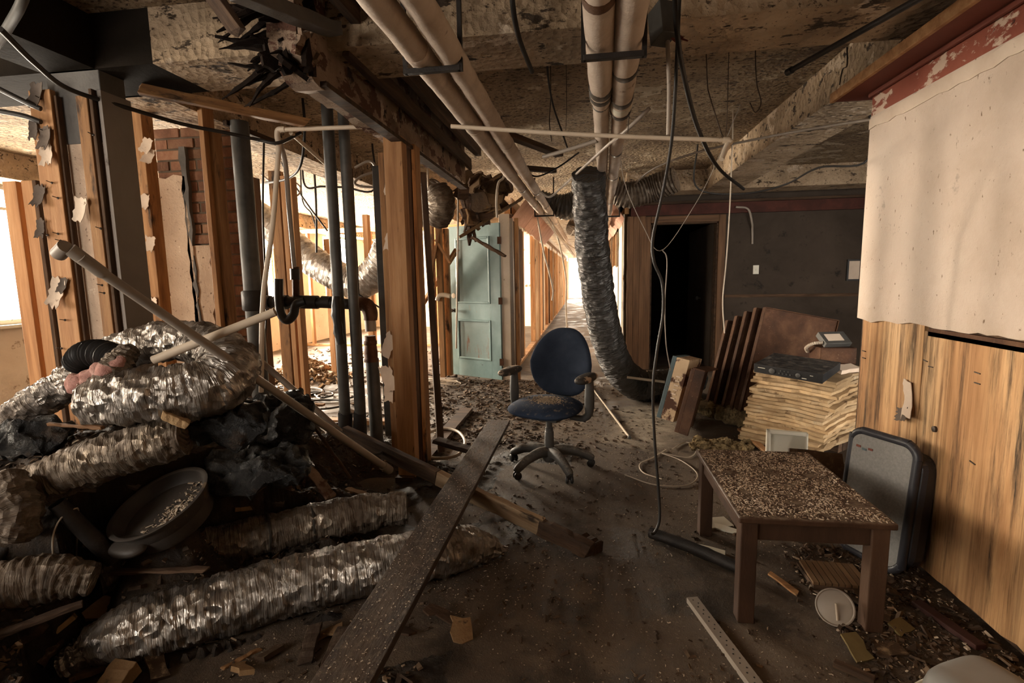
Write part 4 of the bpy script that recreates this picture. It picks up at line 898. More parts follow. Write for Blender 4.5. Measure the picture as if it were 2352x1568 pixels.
m_chip = mat('pale_wood_chip', [(.24, .17, .11), (.42, .33, .24), (.56, .47, .37)], 3, .9, bump=0, rnd=0)
m_chipd = mat('brown_debris_flake', [(.018, .011, .007), (.06, .036, .021), (.17, .11, .065)], 6, .9, bump=0, rnd=0)
def flakes(name, label, n, where, size, m, seed, tilt=18, cat='debris'):
    """thousands of loose chips in one object; where(rnd) gives (x, y, z) of the surface"""
    rnd = random.Random(seed); g = G()
    for k in range(n):
        x, y, z = where(rnd); s = rnd.uniform(*size)*(.5+rnd.random()); l = s*rnd.uniform(1, 2.6)
        M = T(x, y, z+s*.12) @ RZ(rnd.uniform(0, 360)) @ RX(rnd.gauss(0, tilt)) @ RY(rnd.gauss(0, tilt))
        h = s*rnd.uniform(.12, .4)
        q = [(-l*.5, -s*.4), (l*.5, -s*rnd.uniform(.1, .5)), (l*rnd.uniform(.3, .5), s*.4), (-l*rnd.uniform(.2, .5), s*.45)]
        g.add([(a, b, 0) for a, b in q]+[(a*.9, b*.9, h) for a, b in q], [(3, 2, 1, 0), (4, 5, 6, 7), (0, 1, 5, 4), (1, 2, 6, 5), (2, 3, 7, 6), (3, 0, 4, 7)], M)
    o = g.build(name, m); tag(o, label, cat, None, 'stuff'); return o
def tabw(r):
    while 1:
        x, y = r.uniform(X0+.01, X1-.01), r.uniform(Y0+.01, Y1-.01)
        if noise.noise(Vector((x*9, y*9, 3)))+.55 > r.random(): return x, y, ZT
flakes('wood_shavings', 'pale wood shavings scattered over the low table top', 5200, tabw, (.0018, .0052), m_chip, 3)
Mseat = Mc @ T(0, .04, .455) @ RX(-3)
def seatw(r):
    a = r.uniform(0, 6.28); q = min(.9, abs(r.gauss(0, .38))); p = Mseat @ Vector((.24*q*math.cos(a), .21*q*math.sin(a), .0425*(1-q**4)**.5+.012*(1-q*q)))
    return p.x, p.y, p.z
flakes('seat_dust', 'crumbled plaster dust on the navy chair seat', 2600, seatw, (.002, .0055), m_chip, 9)

# ---------------------------------------------------------------- leaning panels, tile stack, recorder
def tray(name, label, o, ex, ez, w, h, d, m, mface=None, group=None):
    """shallow steel tray standing on edge: o = lower left front corner, ex across, ez up; depth d goes back"""
    ex = Vector(ex).normalized(); ez = Vector(ez).normalized(); ey = ez.cross(ex).normalized()
    M = Matrix((ex, ey, ez)).transposed().to_4x4(); M.translation = Vector(o)
    t = thing(name, o, label, 'panel', group)
    G().aabb((0, 0, 0), (w, .004, h)).v
    def pb(a, b, nm, mm, bv=.002):
        g = G().aabb(a, b); g.v = [M @ v for v in g.v]; return g.build(nm, mm, t, bevel=bv)
    pb((.0, d*.3, 0), (w, d*.3+.006, h), 'sheet', mface or m)
    pb((-.004, 0, 0), (.004, d, h), 'flange', m); pb((w-.004, 0, 0), (w+.004, d, h), 'flange', m)
    pb((0, 0, h-.004), (w, d, h+.004), 'flange', m); pb((0, 0, -.004), (w, d, .004), 'flange', m)
    return t
ez = Vector((.245, .16, 1)); ex = Vector((1, .18, -.20))
def lowest(o):
    """set a thing down so that its lowest corner just meets the floor"""
    bpy.context.view_layer.update()
    o.location.z -= min((c.matrix_world @ v.co).z for c in o.children_recursive if c.type == 'MESH' for v in c.data.vertices)
tl = ['rusty brown steel panel leaning at the front of the panel row', 'rusty steel panel leaning second in the row', 'thin rusty panel leaning third in the row', 'thin rusty panel leaning fourth in the row', 'rusty channel panel leaning last in the row beside the doorway']
for k, lab in enumerate(tl):
    o_ = Vector((1.355-.048*k, 4.66+.09*k, .13)); L = (.97, .96, .92, .87, .82)[k]
    tr_ = tray('rusty_tray', lab, o_, ex, ez, .68, L-.02, .05, m_rust, None, 'rusty steel panels leaning in a row'); lowest(tr_)
m_bluep = mat('slate_blue_edge', [(.05, .075, .085), (.085, .12, .13)], 6, .6, bump=.15, rnd=0, spots=[((.06, .035, .02), 10, .64, .05)])
m_cream = mat('cream_enamel_rusting', [(.46, .32, .19), (.56, .41, .26)], 5, .55, bump=.15, rnd=0, spots=[((.07, .028, .014), 6, .52, .05)])
t = thing('enamel_box', P(1510, 972, z=0), 'cream and slate blue enamel box tipped against the rusty panels', 'box')
ez = Vector((.26, .12, 1)).normalized(); ex = Vector((.55, 1, -.12)).normalized(); ey = ez.cross(ex).normalized()
M = Matrix((ex, ey, ez)).transposed().to_4x4(); M.translation = P(1512, 972, z=.005)
def pb(a, b, nm, mm, par, bv=.003):
    g = G().aabb(a, b); g.v = [M @ v for v in g.v]; return g.build(nm, mm, par, bevel=bv)
pb((0, -.16, 0), (.02, -.0, .56), 'front_edge', m_bluep, t) if False else None
pb((0, -.02, 0), (.36, .02, .58), 'blue_side', m_bluep, t); pb((.0, -.14, 0), (.36, -.02, .575), 'cream_body', m_cream, t)
for k in range(6): pb((-.004, -.10+.0*k, .20+.04*k), (.0, -.06, .212+.04*k), 'louvre', m_paper, t, .001)
lowest(t)
M.translation = P(1552, 1003, z=.005)
t = thing('rusty_cover', P(1552, 1003, z=0), 'mottled rusty sheet cover propped beside the enamel box', 'panel')
pb((0, -.02, 0), (.40, .015, .55), 'sheet', m_rust, t); pb((0, -.10, 0), (.02, -.02, .55), 'front_flange', m_rust, t); pb((0, -.10, .545), (.38, .0, .56), 'top_flange', m_rust, t); lowest(t)

m_tile = mat('water_stained_fibre_tile', [(.26, .16, .08), (.44, .30, .16), (.56, .42, .26)], 4, .95, bump=.8, bscale=40, rnd=.35, spots=[((.10, .055, .025), 7, .60, .07), ((.62, .56, .44), 4, .66, .05)])
tz = .02; rnd = random.Random(8); ntile = 20
for k in range(ntile):
    f = k/(ntile-1); th = .021 if k > 1 else .03
    cx = 1.66+.10*f+rnd.uniform(-.022, .022); cy = 4.20+rnd.uniform(-.012, .012)+.02*f
    yaw = 41+rnd.uniform(-3, 3); tilt = 10*(1-f)+3+rnd.uniform(-1, 1)
    n = 10; Mt_ = T(cx, cy, tz) @ RZ(yaw); g = G(); rag = [rnd.uniform(-.016, .016) for _ in range(40)]
    vs = []
    for zz_ in (0, 1):
        for j in range(n):
            for i in range(n):
                u, v = i/(n-1)-.5, j/(n-1)-.5
                e = (rag[i]+rag[j+10])*(1 if i in (0, n-1) or j in (0, n-1) else 0)
                sag = -.14*(1-.45*f)*max(0, (-u+v*.2)+.10)**1.5 - .05*max(0, -v-.1)
                vs.append((u*.60+e, v*.60+e, sag+zz_*th+rnd.uniform(-.0018, .0018)+.10*(1-f)*0))
    nn = n*n; fs = []
    for j in range(n-1):
        for i in range(n-1):
            a = j*n+i; fs += [(a, a+n, a+n+1, a+1), (nn+a, nn+a+1, nn+a+n+1, nn+a+n)]
    for i in range(n-1):
        for a, b in ((i, i+1), (n*(n-1)+i+1, n*(n-1)+i), ((i+1)*n, i*n), (i*n+n-1, (i+1)*n+n-1)): fs.append((a, b, nn+b, nn+a))
    g.add(vs, fs, Mt_ @ T(0, 0, .085)); o = g.build('ceiling_tile', m_tile, smooth=False)
    tag(o, 'water-stained beige ceiling tile in the sagging stack under the black recorder', 'tile', 'stacked ceiling tiles')
    tz += th+.005
ztop = tz+.085
t = thing('timber_bearers', (1.72, 4.24, 0), 'dark timber bearers under the stack of ceiling tiles', 'bearers')
for k in range(4):
    Mk = T(1.72, 4.24, .048) @ RZ(41) @ T(.02+.07*k, 0, 0); lumber('bearer', Mk @ Vector((0, -.26, 0)), Mk @ Vector((0, .26, 0)), .06, .096, m_woodk, t)
m_rec = mat('dusty_black_metal_case', [(.014, .015, .017), (.028, .03, .033)], 5, .45, .2, bump=.1, rnd=0, dust=((.16, .14, .12), .40))
rc0 = Vector((1.52, 3.95, ztop-.012)); Mr = T(*rc0) @ RZ(-40) @ RY(3) @ RX(7)
t = thing('video_recorder', rc0, 'dusty black recorder box lying on the stack of ceiling tiles', 'recorder')
def lb(a, b, nm, mm, par=None, bv=.002):
    g = G().aabb(a, b); g.v = [Mr @ v for v in g.v]; return g.build(nm, mm, par or t, bevel=bv)
lb((-.23, -.16, .006), (.23, .19, .068), 'case', m_rec, bv=.003); fp = lb((-.23, -.168, .004), (.23, -.16, .070), 'front_panel', m_blk)
def fl(x, z, r, d, nm, mm): return G().lathe([(0, 0), (r, 0), (r, d*.7), (r*.8, d), (0, d)], Mr @ T(x, -.168, z) @ RX(90), 20).build(nm, mm, fp, smooth=True)
fl(-.10, .036, .020, .008, 'jog_dial', m_cplas); fl(.075, .036, .016, .008, 'jog_dial', m_cplas)
for k in range(4): fl(-.05+.025*k, .028, .006, .005, 'button', m_steel)
for k in range(3): fl(-.04+.025*k, .048, .005, .004, 'button', m_steel)
lb((-.15, -.170, .044), (-.20, -.168, .048), 'white_print', m_white, fp, 0); lb((.10, -.170, .018), (.13, -.168, .022), 'white_print', m_white, fp, 0); lb((.15, -.170, .046), (.17, -.168, .049), 'white_print', m_white, fp, 0)
for k in range(3): lb((-.20, -.12+.09*k, .068), (.20, -.114+.09*k, .0692), 'vent_line', m_blk, None, 0)
# ballast box on a tin
q = P(1925, 790, y=4.1)
t = thing('rusty_tin', (q.x, 4.25, ztop), 'rusty square tin behind the recorder', 'tin')
hb = q.z-.035-(ztop+.012); G().box((.26, .2, hb), T(q.x+.03, 4.25, ztop+.012+hb/2)).build('body', m_rust, t, bevel=.01)
G().box((.24, .18, .03), T(q.x+.03, 4.25, ztop+.006)).build('base_rim', m_rust, t, bevel=.006)
t = thing('electrical_box', q, 'grey metal electrical box with a worn label and armoured cable', 'box')
Mb = T(q.x+.03, 4.24, q.z+.018) @ RZ(14) @ RX(38)
G().box((.21, .13, .045), Mb).build('box', m_steel, t, bevel=.004)
G().box((.13, .07, .003), Mb @ T(-.01, .0, .024)).build('label_plate', m_paper, t)
a = Mb @ Vector((-.105, -.03, 0))
G().tube([a, a+Vector((-.06, .02, -.01)), a+Vector((-.085, .08, -.05)), a+Vector((-.05, .14, -.09))], .012, 60, 10, disp=corr(.012, .0022)).build('armoured_cable', m_wire, t, smooth=True)
q = P(1940, 845, y=3.9); slab('folded_rag', 'crumpled beige scrap lying on the tile stack by the wall end', 'scrap', (q.x+.07, 4.02, ztop+.004), (.20, .12), RZ(20) @ RX(12), m_paper, 71, .03, .015)

# things around the foot of the stack
m_brn = mat('brown_grimy_board', [(.03, .016, .009), (.065, .038, .02)], 4, .6, bump=.3, rnd=.1, dust=((.28, .2, .12), .35), spots=[((.25, .18, .11), 22, .68, .05)])
t = thing('white_tray', P(1770, 1052, z=.1), 'white plastic tray standing on end behind the low table', 'tray')
q = P(1800, 1050, y=3.46); Mq = T(q.x, 3.45, .0) @ RZ(-14) @ RX(-8)
for a, b, nm in (((-.10, 0, 0), (.12, .01, .32), 'back_sheet'), ((-.11, -.05, 0), (-.085, .012, .33), 'rim'), ((.115, -.05, 0), (.13, .012, .33), 'rim'), ((-.11, -.05, .305), (.13, .012, .33), 'rim')):
    g = G().aabb(a, b); g.v = [Mq @ v for v in g.v]; g.build(nm, m_white, t, bevel=.006)
q = P(1905, 1050, y=2.95)
tag(G().prism(ragged([(-.18, 0), (.15, -.0), (.14, .33), (-.15, .36)], .08, .008, 6), .02, T(q.x, 2.965, .006) @ RZ(4) @ RX(66)).build('grimy_board', m_brn), 'grimy brown board leaning behind the low table', 'board')
tag(G().aabb((1.02, 3.05, .0), (1.44, 3.35, .16)).build('carton', m_brn, bevel=.006), 'flat dark carton under the grimy board', 'carton')
# grey screen panel leaning on the plywood wall
m_grey = mat('grey_speckled_fabric', [(.19, .185, .175), (.27, .26, .245)], 90, .9, bump=.2, bscale=160, rnd=0, spots=[((.06, .05, .04), 3, .66, .1)])
m_rim = mat('dark_rubber_rim', [(.022, .022, .027), (.045, .045, .052)], 5, .35, bump=.05, rnd=0, dust=((.2, .18, .15), .25))
t = sp_ = thing('screen_panel', (1.3, 2.5, 0), 'grey fabric panel with rounded dark rim leaning on the plywood wall', 'panel')
A, B = P(1968, 1018, y=2.66), P(2112, 1012, y=2.40)
exx = Vector((B.x-A.x, B.y-A.y, 0)).normalized(); wid = (B-A).length; ezz = Vector((.10, .06, 1)).normalized()
Mp = Matrix((exx, ezz.cross(exx).normalized(), ezz)).transposed().to_4x4(); Mp.translation = Vector((A.x, A.y, 0)) - Vector((.06, .036, 0))
hh = B.z*.94
def rrect(w, h, r, n=6):
    out = []
    for cx_, cy_, a0 in ((w-r, h-r, 0), (r, h-r, 90), (r, r, 180), (w-r, r, 270)):
        for i in range(n+1):
            a = math.radians(a0+90*i/n); out.append((cx_+r*math.cos(a), cy_+r*math.sin(a)))
    return out
wq = wid
G().prism(rrect(wq-.02, hh-.03, .05), .02, Mp @ T(.01, 0, .015) @ RX(90) @ T(0, 0, -.01)).build('fabric_face', m_grey, t)
rp = [Mp @ Vector((x, .005, z)) for x, z in rrect(wq, hh, .06)]; rp.append(rp[0])
G().tube(rp, .019, 120, 12, caps=False).build('rim', m_rim, t, smooth=True)
G().prism(rrect(wq-.03, hh-.06, .07), .11, Mp @ T(.06, .12, .02) @ RX(90)).build('back_shell', m_rim, t, bevel=.03)
for k, cc in enumerate((m_red, m_bluep, m_red)):
    G().box((.022, .002, .010), Mp @ T(.045+.03*k, -.012, hh-.075-.008*(k % 2))).build('sticker', cc, t)

sp_.location.x -= .016; settle(sp_, -.002)
# ---------------------------------------------------------------- loose things on the right floor
def onf(px, py, z=.0): return P(px, py, z=z)
t = thing('metal_angle', onf(1640, 1450), 'perforated pale metal angle strip lying on the floor', 'metal strip')
a, b = onf(1590, 1372, .02), onf(1790, 1640, .02)
g = G().aabb((0, -.022, 0), ((b-a).length, .022, .003)); Ma = frame(a, b-a); g.v = [Ma @ v for v in g.v]; g.build('flat', m_pvcg, t)
g = G().aabb((0, -.024, -.02), ((b-a).length, -.021, .003)); g.v = [Ma @ v for v in g.v]; g.build('flange', m_pvcg, t)
for k in range(24):
    G().lathe([(0, 0), (.003, 0), (.003, .0008), (0, .0008)], Ma @ T(.02+.022*k, .006*(1 if k % 2 else -1), .003), 8).build('hole', m_blk, t)
t = thing('curtain_rod', onf(1400, 950), 'pale telescopic rod lying on the lit floor beside the chair', 'rod')
a, b = onf(1352, 880, .01), onf(1446, 1004, .012); c = a+(b-a)*.62
G().tube([a, c], .008, 3, 10).build('thin_section', m_wire, t, smooth=True); G().tube([c, b], .0105, 3, 10).build('thick_section', m_wire, t, smooth=True); ring(c, b-a, .013, .02, m_wire, 'collar', t); ring(b, b-a, .014, .02, m_steel, 'end_cap', t)
a, b = P(1440, 866, y=5.19), P(1527, 877, y=5.15)
tag(G().tube([a, b], .013, 3, 10).build('rod_stub', m_wire, smooth=True), 'short pale rod lying across the fallen duct end', 'rod')
tag(G().tube([onf(1495, 1222, .03), onf(1600, 1262, .03), onf(1700, 1305, .03)], .028, 14, 12, disp=corr(1, 0, .006, 2, 14)).build('pipe_length', m_iron, smooth=True), 'charred black pipe lying on the floor under the table', 'pipe')
wp_ = [onf(a, b, .008) for a, b in ((1545, 1030), (1575, 1015), (1600, 1030), (1580, 1050), (1520, 1040), (1560, 1055), (1596, 1080), (1600, 1100), (1570, 1115), (1500, 1112), (1435, 1090))]
hose('floor_wire', 'pale wire coiled on the floor in front of the panels', 'cable', wp_, .004, m_wire, 90)
wp_ = [onf(a, b, .008) for a, b in ((1530, 1032), (1500, 1050), (1470, 1065), (1478, 1085), (1520, 1100))]
hose('floor_wire', 'short wire strand mixed with straw on the floor', 'cable', wp_, .004, m_wire, 40)
# pot lid leaning by the table leg
t = thing('pot_lid', onf(1915, 1450), 'round enamel lid with a thin spindle beneath the low table', 'lid')
q = onf(1916, 1405, .10); q = P(1916, 1408, y=2.02); Ml = T(q.x, q.y, q.z) @ RZ(-18) @ RX(62)
G().lathe([(0, .006), (.05, .004), (.062, .0), (.066, .004), (.068, .012), (.064, .014), (.06, .008), (.05, .012), (0, .014)], Ml, 36).build('disc', m_pvcg, t, smooth=True)
a = P(1919, 1400, y=2.0); G().tube([a, (a.x+.0, a.y-.02, .0)], .0045, 3, 8).build('spindle', m_wire, t, smooth=True)
m_slat = mat('brown_ribbed_board', [(.10, .055, .025), (.18, .105, .05)], 2, .8, bump=.2, stretch=(14, 1, 1), rnd=.1)
settle(t)
t = thing('ribbed_board', onf(1900, 1320), 'ribbed brown wooden grille lying under the low table', 'grille')
a, b, c = onf(1835, 1290, .02), onf(1960, 1300, .02), onf(1868, 1342, .02)
ex_ = (b-a); ey_ = (c-a)
for k in range(9):
    p0 = a+ex_*(k/9); g = G()
    g.add([p0, p0+ex_*.095, p0+ex_*.095+ey_, p0+ey_, *[v+Vector((0, 0, .012)) for v in (p0, p0+ex_*.095, p0+ex_*.095+ey_, p0+ey_)]], [(3, 2, 1, 0), (4, 5, 6, 7), (0, 1, 5, 4), (1, 2, 6, 5), (2, 3, 7, 6), (3, 0, 4, 7)]); g.build('slat', m_slat, t)
G().aabb((a.x-.01, min(a.y, c.y)-.0, .0), (b.x, max(a.y, c.y), .018)).build('backing', m_woodk, t)
settle(t) if t.name.startswith('pot') else None
t = thing('plastic_tub', onf(2150, 1560), 'translucent white plastic tub upturned by the plywood wall', 'tub')
q = onf(2215, 1650)
m_ltub = mat('cloudy_white_plastic', [(.26, .25, .23), (.34, .33, .31)], 3, .4, bump=.05, rnd=0)
tub = G().cushion(circle(.14, .10, 40, 4), .16, T(q.x+.02, q.y-.02, .06) @ RZ(25), 8, 8); tub.build('body', m_ltub, t, smooth=True)
G().tube([T(q.x+.02, q.y-.02, .045) @ RZ(25) @ Vector((x, y, 0)) for x, y in circle(.155, .115, 40, 4)]+[T(q.x+.02, q.y-.02, .045) @ RZ(25) @ Vector((.155, 0, 0))], .008, 120, 8, caps=False).build('rim', m_white, t, smooth=True); settle(t)
tag(lumber('lumber', onf(2105, 1372, .03), onf(2255, 1475, .03), .045, .02, m_redk), 'dull red baseboard strip fallen along the plywood wall', 'lumber'); drop(bpy.data.objects['lumber.008'])
tag(lumber('lumber', onf(1915, 1515, .02), onf(2010, 1556, .02), .03, .02, m_woodk), 'short dark stick among the debris by the table', 'lumber'); drop(bpy.data.objects['lumber.009'])
m_yel = mat('dim_yellow_card', [(.10, .07, .025), (.20, .145, .06)], 5, .9, bump=.2, rnd=.15)
for k, (px, py, sx_, sy_, r, m, lab) in enumerate(((1968, 1480, .07, .11, 10, m_yel, 'yellowed card scrap leaning at the table leg'), (2070, 1430, .09, .06, 30, m_yel, 'yellow paper scrap on the debris beside the table'), (2030, 1400, .09, .05, 55, m_brn, 'brown card scrap behind the table leg'), (2045, 1480, .10, .07, 12, m_brn, 'brown board scrap near the plastic tub'), (1645, 1192, .16, .10, 15, m_white, 'broken white plastic sheet under the back of the table'), (1670, 1205, .22, .05, -30, m_white, 'long white plastic strip under the table'), (1628, 1252, .16, .05, -25, m_white, 'small white plate lying by the rear table leg'), (1800, 1330, .03, .16, 30, m_wood2, 'sharp wood splinter on the floor below the table'))):
    slab('debris_scrap', lab, 'scrap', onf(px, py, .03), (sx_, sy_), RZ(r) @ RX(18 if k < 2 else 5), m, 300+k, .008, .008); drop(bpy.data.objects['debris_scrap' + ('.%03d' % k if k else '')], .0)
# fluffy insulation clump
m_wool = mat('brown_mineral_wool', [(.05, .032, .014), (.14, .095, .043), (.26, .185, .09)], 12, 1, bump=.9, bscale=60, rnd=.1)
t = thing('insulation_clump', onf(1650, 1020), 'matted yellow brown insulation wool at the foot of the tile stack', 'insulation')
for k in range(14):
    q = onf(1590+10*k+rnd.uniform(-8, 8), 1018+rnd.uniform(-16, 14), .03); r = rnd.uniform(.04, .09)
    g = G().cushion(circle(r, r*.7, 40), r*.7, T(q.x, q.y, .03) @ RZ(rnd.uniform(0, 180)), 14, 2.2)
    g.v = [v+Vector((nz(v, 14, k), nz(v, 14, k+9), nz(v, 14, k+5)))*.03+Vector((nz(v, 55, k), nz(v, 55, k+9), nz(v, 55, k+5)))*.022 for v in g.v]; g.build('tuft', m_wool, t, smooth=True)
for k in range(7):                                          # wool packed under the raised corners of the rusty panels
    r = .075+.02*rnd.random(); g = G().cushion(circle(r, r*.8, 36), .15, T(1.40-.05*k, 4.66+.08*k, .07) @ RZ(40*k), 12, 2.4)
    g.v = [v+Vector((nz(v, 14, k), nz(v, 14, k+9), nz(v, 14, k+5)))*.025+Vector((nz(v, 55, k), nz(v, 55, k+9), nz(v, 55, k+5)))*.02 for v in g.v]; g.build('tuft', m_wool, t, smooth=True)
lumber('orange_slat', onf(1700, 985, .05), onf(1770, 1045, .04), .05, .02, m_wood, None)
tag(bpy.data.objects['orange_slat'], 'orange pine slat under the edge of the tile stack', 'lumber')

# small things on the back wall
t = thing('light_switch', P(1737, 619, y=YB-.01), 'ivory light switch plate on the dark back wall', 'switch')
q = P(1737, 619, y=YB-.02); G().box((.075, .01, .12), T(q.x, YB-.006, q.z)).build('plate', m_white, t, bevel=.003); G().box((.01, .016, .024), T(q.x, YB-.014, q.z)).build('toggle', m_white, t)
q = P(1962, 620, y=YB-.02); t = thing('picture_frame', q, 'small black framed picture on the dark back wall', 'picture')
for a, b in (((-.09, -.14), (-.07, .14)), ((.07, -.14), (.09, .14)), ((-.07, -.14), (.07, -.12)), ((-.07, .12), (.07, .14))):
    G().aabb((q.x+a[0], YB-.03, q.z+a[1]), (q.x+b[0], YB-.0, q.z+b[1])).build('frame_bar', m_blk, t)
G().aabb((q.x-.07, YB-.012, q.z-.12), (q.x+.07, YB-.002, q.z+.12)).build('picture', m_paper, t)
# ---------------------------------------------------------------- rubble mound on the left
CTL = [(1170, 1265, 0), (1000, 1350, 0), (870, 1395, 0), (640, 1480, 0), (450, 1568, 0.0), (270, 1560, .06), (100, 1640, .12), (-100, 1640, .2),
       (1000, 1180, 0), (850, 1250, .03), (700, 1260, .14), (560, 1300, .2), (300, 1380, .27), (100, 1430, .32), (-60, 1470, .33),
       (850, 1120, 0), (760, 1120, .12), (660, 1110, .3), (560, 1110, .45), (400, 1110, .55), (250, 1170, .5), (100, 1210, .5), (-60, 1260, .48),
       (780, 1010, .12), (690, 1000, .3), (600, 1000, .52), (480, 1015, .60), (300, 1060, .62), (100, 1120, .58), (-60, 1150, .56),
       (760, 930, .05), (690, 920, .2), (610, 900, .45), (560, 920, .62), (400, 960, .72), (200, 1000, .70), (0, 1020, .66)]
CP = [P(a, b, z=c) for a, b, c in CTL] + [Vector(v) for v in ((-3.4, 2.2, .5), (-3.2, 3.0, .15), (-2.4, 3.1, .3), (-3.6, 1.2, .4), (-.3, 3.2, 0), (-.2, 1.6, 0), (-.6, 1.0, 0), (-.9, .6, .02), (-1.6, .4, .12), (-2.6, .4, .3), (-1.0, 3.9, 0), (-2.0, 3.9, .02), (-3, 3.9, 0), (0, 2.4, 0))]
DUCTS = [
 ('dirty flattened foil duct lying below the looped duct', [(425, 1000, 1.80), (360, 1015, 1.76), (260, 1045, 1.70), (150, 1085, 1.64), (50, 1130, 1.58), (-40, 1170, 1.5)], [.075, .085, .085, .085, .08, .08], 'd', 140, 36, .001, .022, .05, 2, 1.0),
 ('upper dirty silver duct segment with seams near the plank', [(935, 1165, 2.42), (850, 1175, 2.36), (700, 1205, 2.20), (560, 1240, 2.05), (420, 1275, 1.90), (300, 1310, 1.78), (230, 1335, 1.7)], [.075, .088, .09, .09, .088, .08, .06], 'd', 170, 40, .001, .018, .07, 3, 1.0),
 ('large bright foil wrapped duct lying along the foot of the mound', [(1165, 1262, 2.44), (1080, 1255, 2.36), (960, 1278, 2.22), (820, 1310, 2.05), (660, 1345, 1.90), (520, 1385, 1.78), (400, 1420, 1.69), (300, 1450, 1.62), (215, 1475, 1.56)], [.012, .10, .125, .125, .125, .125, .12, .115, .07], 'f', 240, 48, .001, .022, .06, 5, .85),
 ('short brass tinted foil duct at the left foot of the mound', [(215, 1330, 1.50), (140, 1325, 1.46), (60, 1335, 1.41), (-30, 1350, 1.36)], [.05, .075, .08, .08], 'd', 90, 36, .002, .012, .03, 6, 1.0),
 ('crumpled silver foil end sticking out below the large duct', [(205, 1490, 1.46), (175, 1508, 1.43), (140, 1528, 1.41)], [.05, .05, .035], 'f', 50, 30, .006, .02, .02, 7, 1.0),
 ('torn brown foil duct at the left edge of the mound', [(20, 1090, 1.505), (30, 1130, 1.48), (45, 1190, 1.455), (30, 1240, 1.43)], [.04, .06, .065, .05], 'd', 60, 30, .004, .02, .05, 8, 1.0)]
def rest(tr, rads, flat):
    """duct centre line; where it would sink under the floor it slides up its own line of sight until it lies on it"""
    out = []
    for (a, b, c), r in zip(tr, rads):
        p = P(a, b, y=c)
        if p.z < r*flat+.004: p = P(a, b, z=r*flat+.004)
        out.append(p)
    return out
CARVE = []
for d_ in DUCTS:
    for x_, y_, z_, r_ in spline([tuple(p_)+(q,) for p_, q in zip(rest(d_[1], d_[2], d_[10]), d_[2])], 24): CARVE.append((x_, y_, z_, r_))
TUB = P(378, 1168, y=1.79); CARVE.append((TUB.x, TUB.y, TUB.z-.02, .17))
def carve(x, y, h):
    for cx, cy, cz, cr in CARVE:
        d = math.hypot(x-cx, y-cy)
        if d < cr*1.25: h = min(h, cz-cr*.55)
        else:                                            # keep the rubble below the things it carries on the open side
            l = math.hypot(cx, cy); t = ((cx-x)*cx+(cy-y)*cy)/l; s = abs((cx-x)*cy-(cy-y)*cx)/l
            if 0 < t < .5 and s < .09: h = min(h, cz-cr*.9-.25*(t-cr) if t > cr else cz-cr*.6)
    h = max(h, TUB.z-.082-1.9*max(0, math.hypot(x-TUB.x, y-TUB.y)-.09))     # the rubble the round tub stands on
    return max(h, 0)
def mound(x, y):
    s = w = 0
    for c in CP:
        d = (c.x-x)**2+(c.y-y)**2+1e-4; k = 1/d**2; s += k*c.z; w += k
    return s/w
def moundz(x, y):
    h = carve(x, y, mound(x, y)); return h - .012 + min(1, h*14)*(.035*nz((x, y, 0), 6)+.028*nz((x, y, 0), 17, 2)+.022*(.3-abs(nz((x, y, 0), 37, 4))))
def onray(px, py, lift=.02, rad=0.0):
    """follow a line of sight until something of that clearance would touch the rubble or the floor"""
    best = None
    for i in range(260):
        c = P(px, py, y=1.0+.008*i)
        g = max(max(0, moundz(c.x+rad*dx, c.y+rad*dy)) for dx, dy in ((0, 0), (1, 0), (-1, 0), (0, 1), (0, -1))[:5 if rad else 1])
        if c.z-g < lift: return best or c
        best = c
    return best
def drop_on(o, sink=.006):
    """lower or lift a thing until it rests on the rubble or the floor"""
    bpy.context.view_layer.update()
    ms = [c for c in [o]+list(o.children_recursive) if c.type == 'MESH']
    o.location.z -= min((p.z-max(0, moundz(p.x, p.y)) for c in ms for p in [c.matrix_world @ v.co for v in c.data.vertices][::max(1, len(c.data.vertices)//200)]))+sink
    return o
m_mound = mat('wet_dark_rubble', [(.008, .006, .005), (.028, .018, .011), (.075, .048, .028)], 7, .6, bump=1, bscale=50, rnd=0, rvar=.5, bdist=.02)
gm_ = G().grid(260, 260, lambda u, v: (-3.6+3.5*u, .4+3.6*v, moundz(-3.6+3.5*u, .4+3.6*v)))
gm_.f = [f for f in gm_.f if max(gm_.v[i].z for i in f) > -.004]
keep_ = {i: n_ for n_, i in enumerate(sorted({i for f in gm_.f for i in f}))}
gm_.v = [gm_.v[i] for i in keep_]; gm_.f = [tuple(keep_[i] for i in f) for f in gm_.f]
tag(gm_.build('rubble_mound', m_mound, smooth=True), 'dark mound of wet rubble heaped against the left column', 'rubble', None, 'stuff')
def mw(r):
    while 1:
        x, y = r.uniform(-3.2, -.25), r.uniform(.6, 3.4); z = moundz(x, y)
        if z > .02 and noise.noise(Vector((x*3, y*3, 8)))+.45 > r.random(): return x, y, z
flakes('rubble_flakes', 'brown plaster and wood flakes over the rubble mound', 7500, mw, (.004, .018), m_chipd, 21, 28)
flakes('rubble_flakes', 'pale plaster crumbs sprinkled over the rubble mound', 900, mw, (.004, .014), m_chip, 22, 28)
def fw(r):
    while 1:
        x, y = r.uniform(-1.3, 1.48), 1.1+5.5*r.random()**1.4
        d = noise.noise(Vector((x*1.6, y*1.6, 2)))
        if d+.42 > r.random() and not (X0 < x < X1 and Y0 < y < Y1 and r.random() < .3): return x, y, .0
flakes('floor_grit', 'pale grit and plaster crumbs over the walkway floor', 9000, fw, (.0012, .0045), m_chip, 23)
flakes('floor_debris', 'brown splinters and flakes over the walkway floor', 2600, fw, (.004, .014), m_chipd, 24)
def fw2(r): return r.gauss(-1.0, .55), r.uniform(3.9, 6.6), .0
flakes('floor_debris', 'thick litter of splinters on the floor before the teal door', 2600, fw2, (.006, .028), m_chipd, 25, 14)
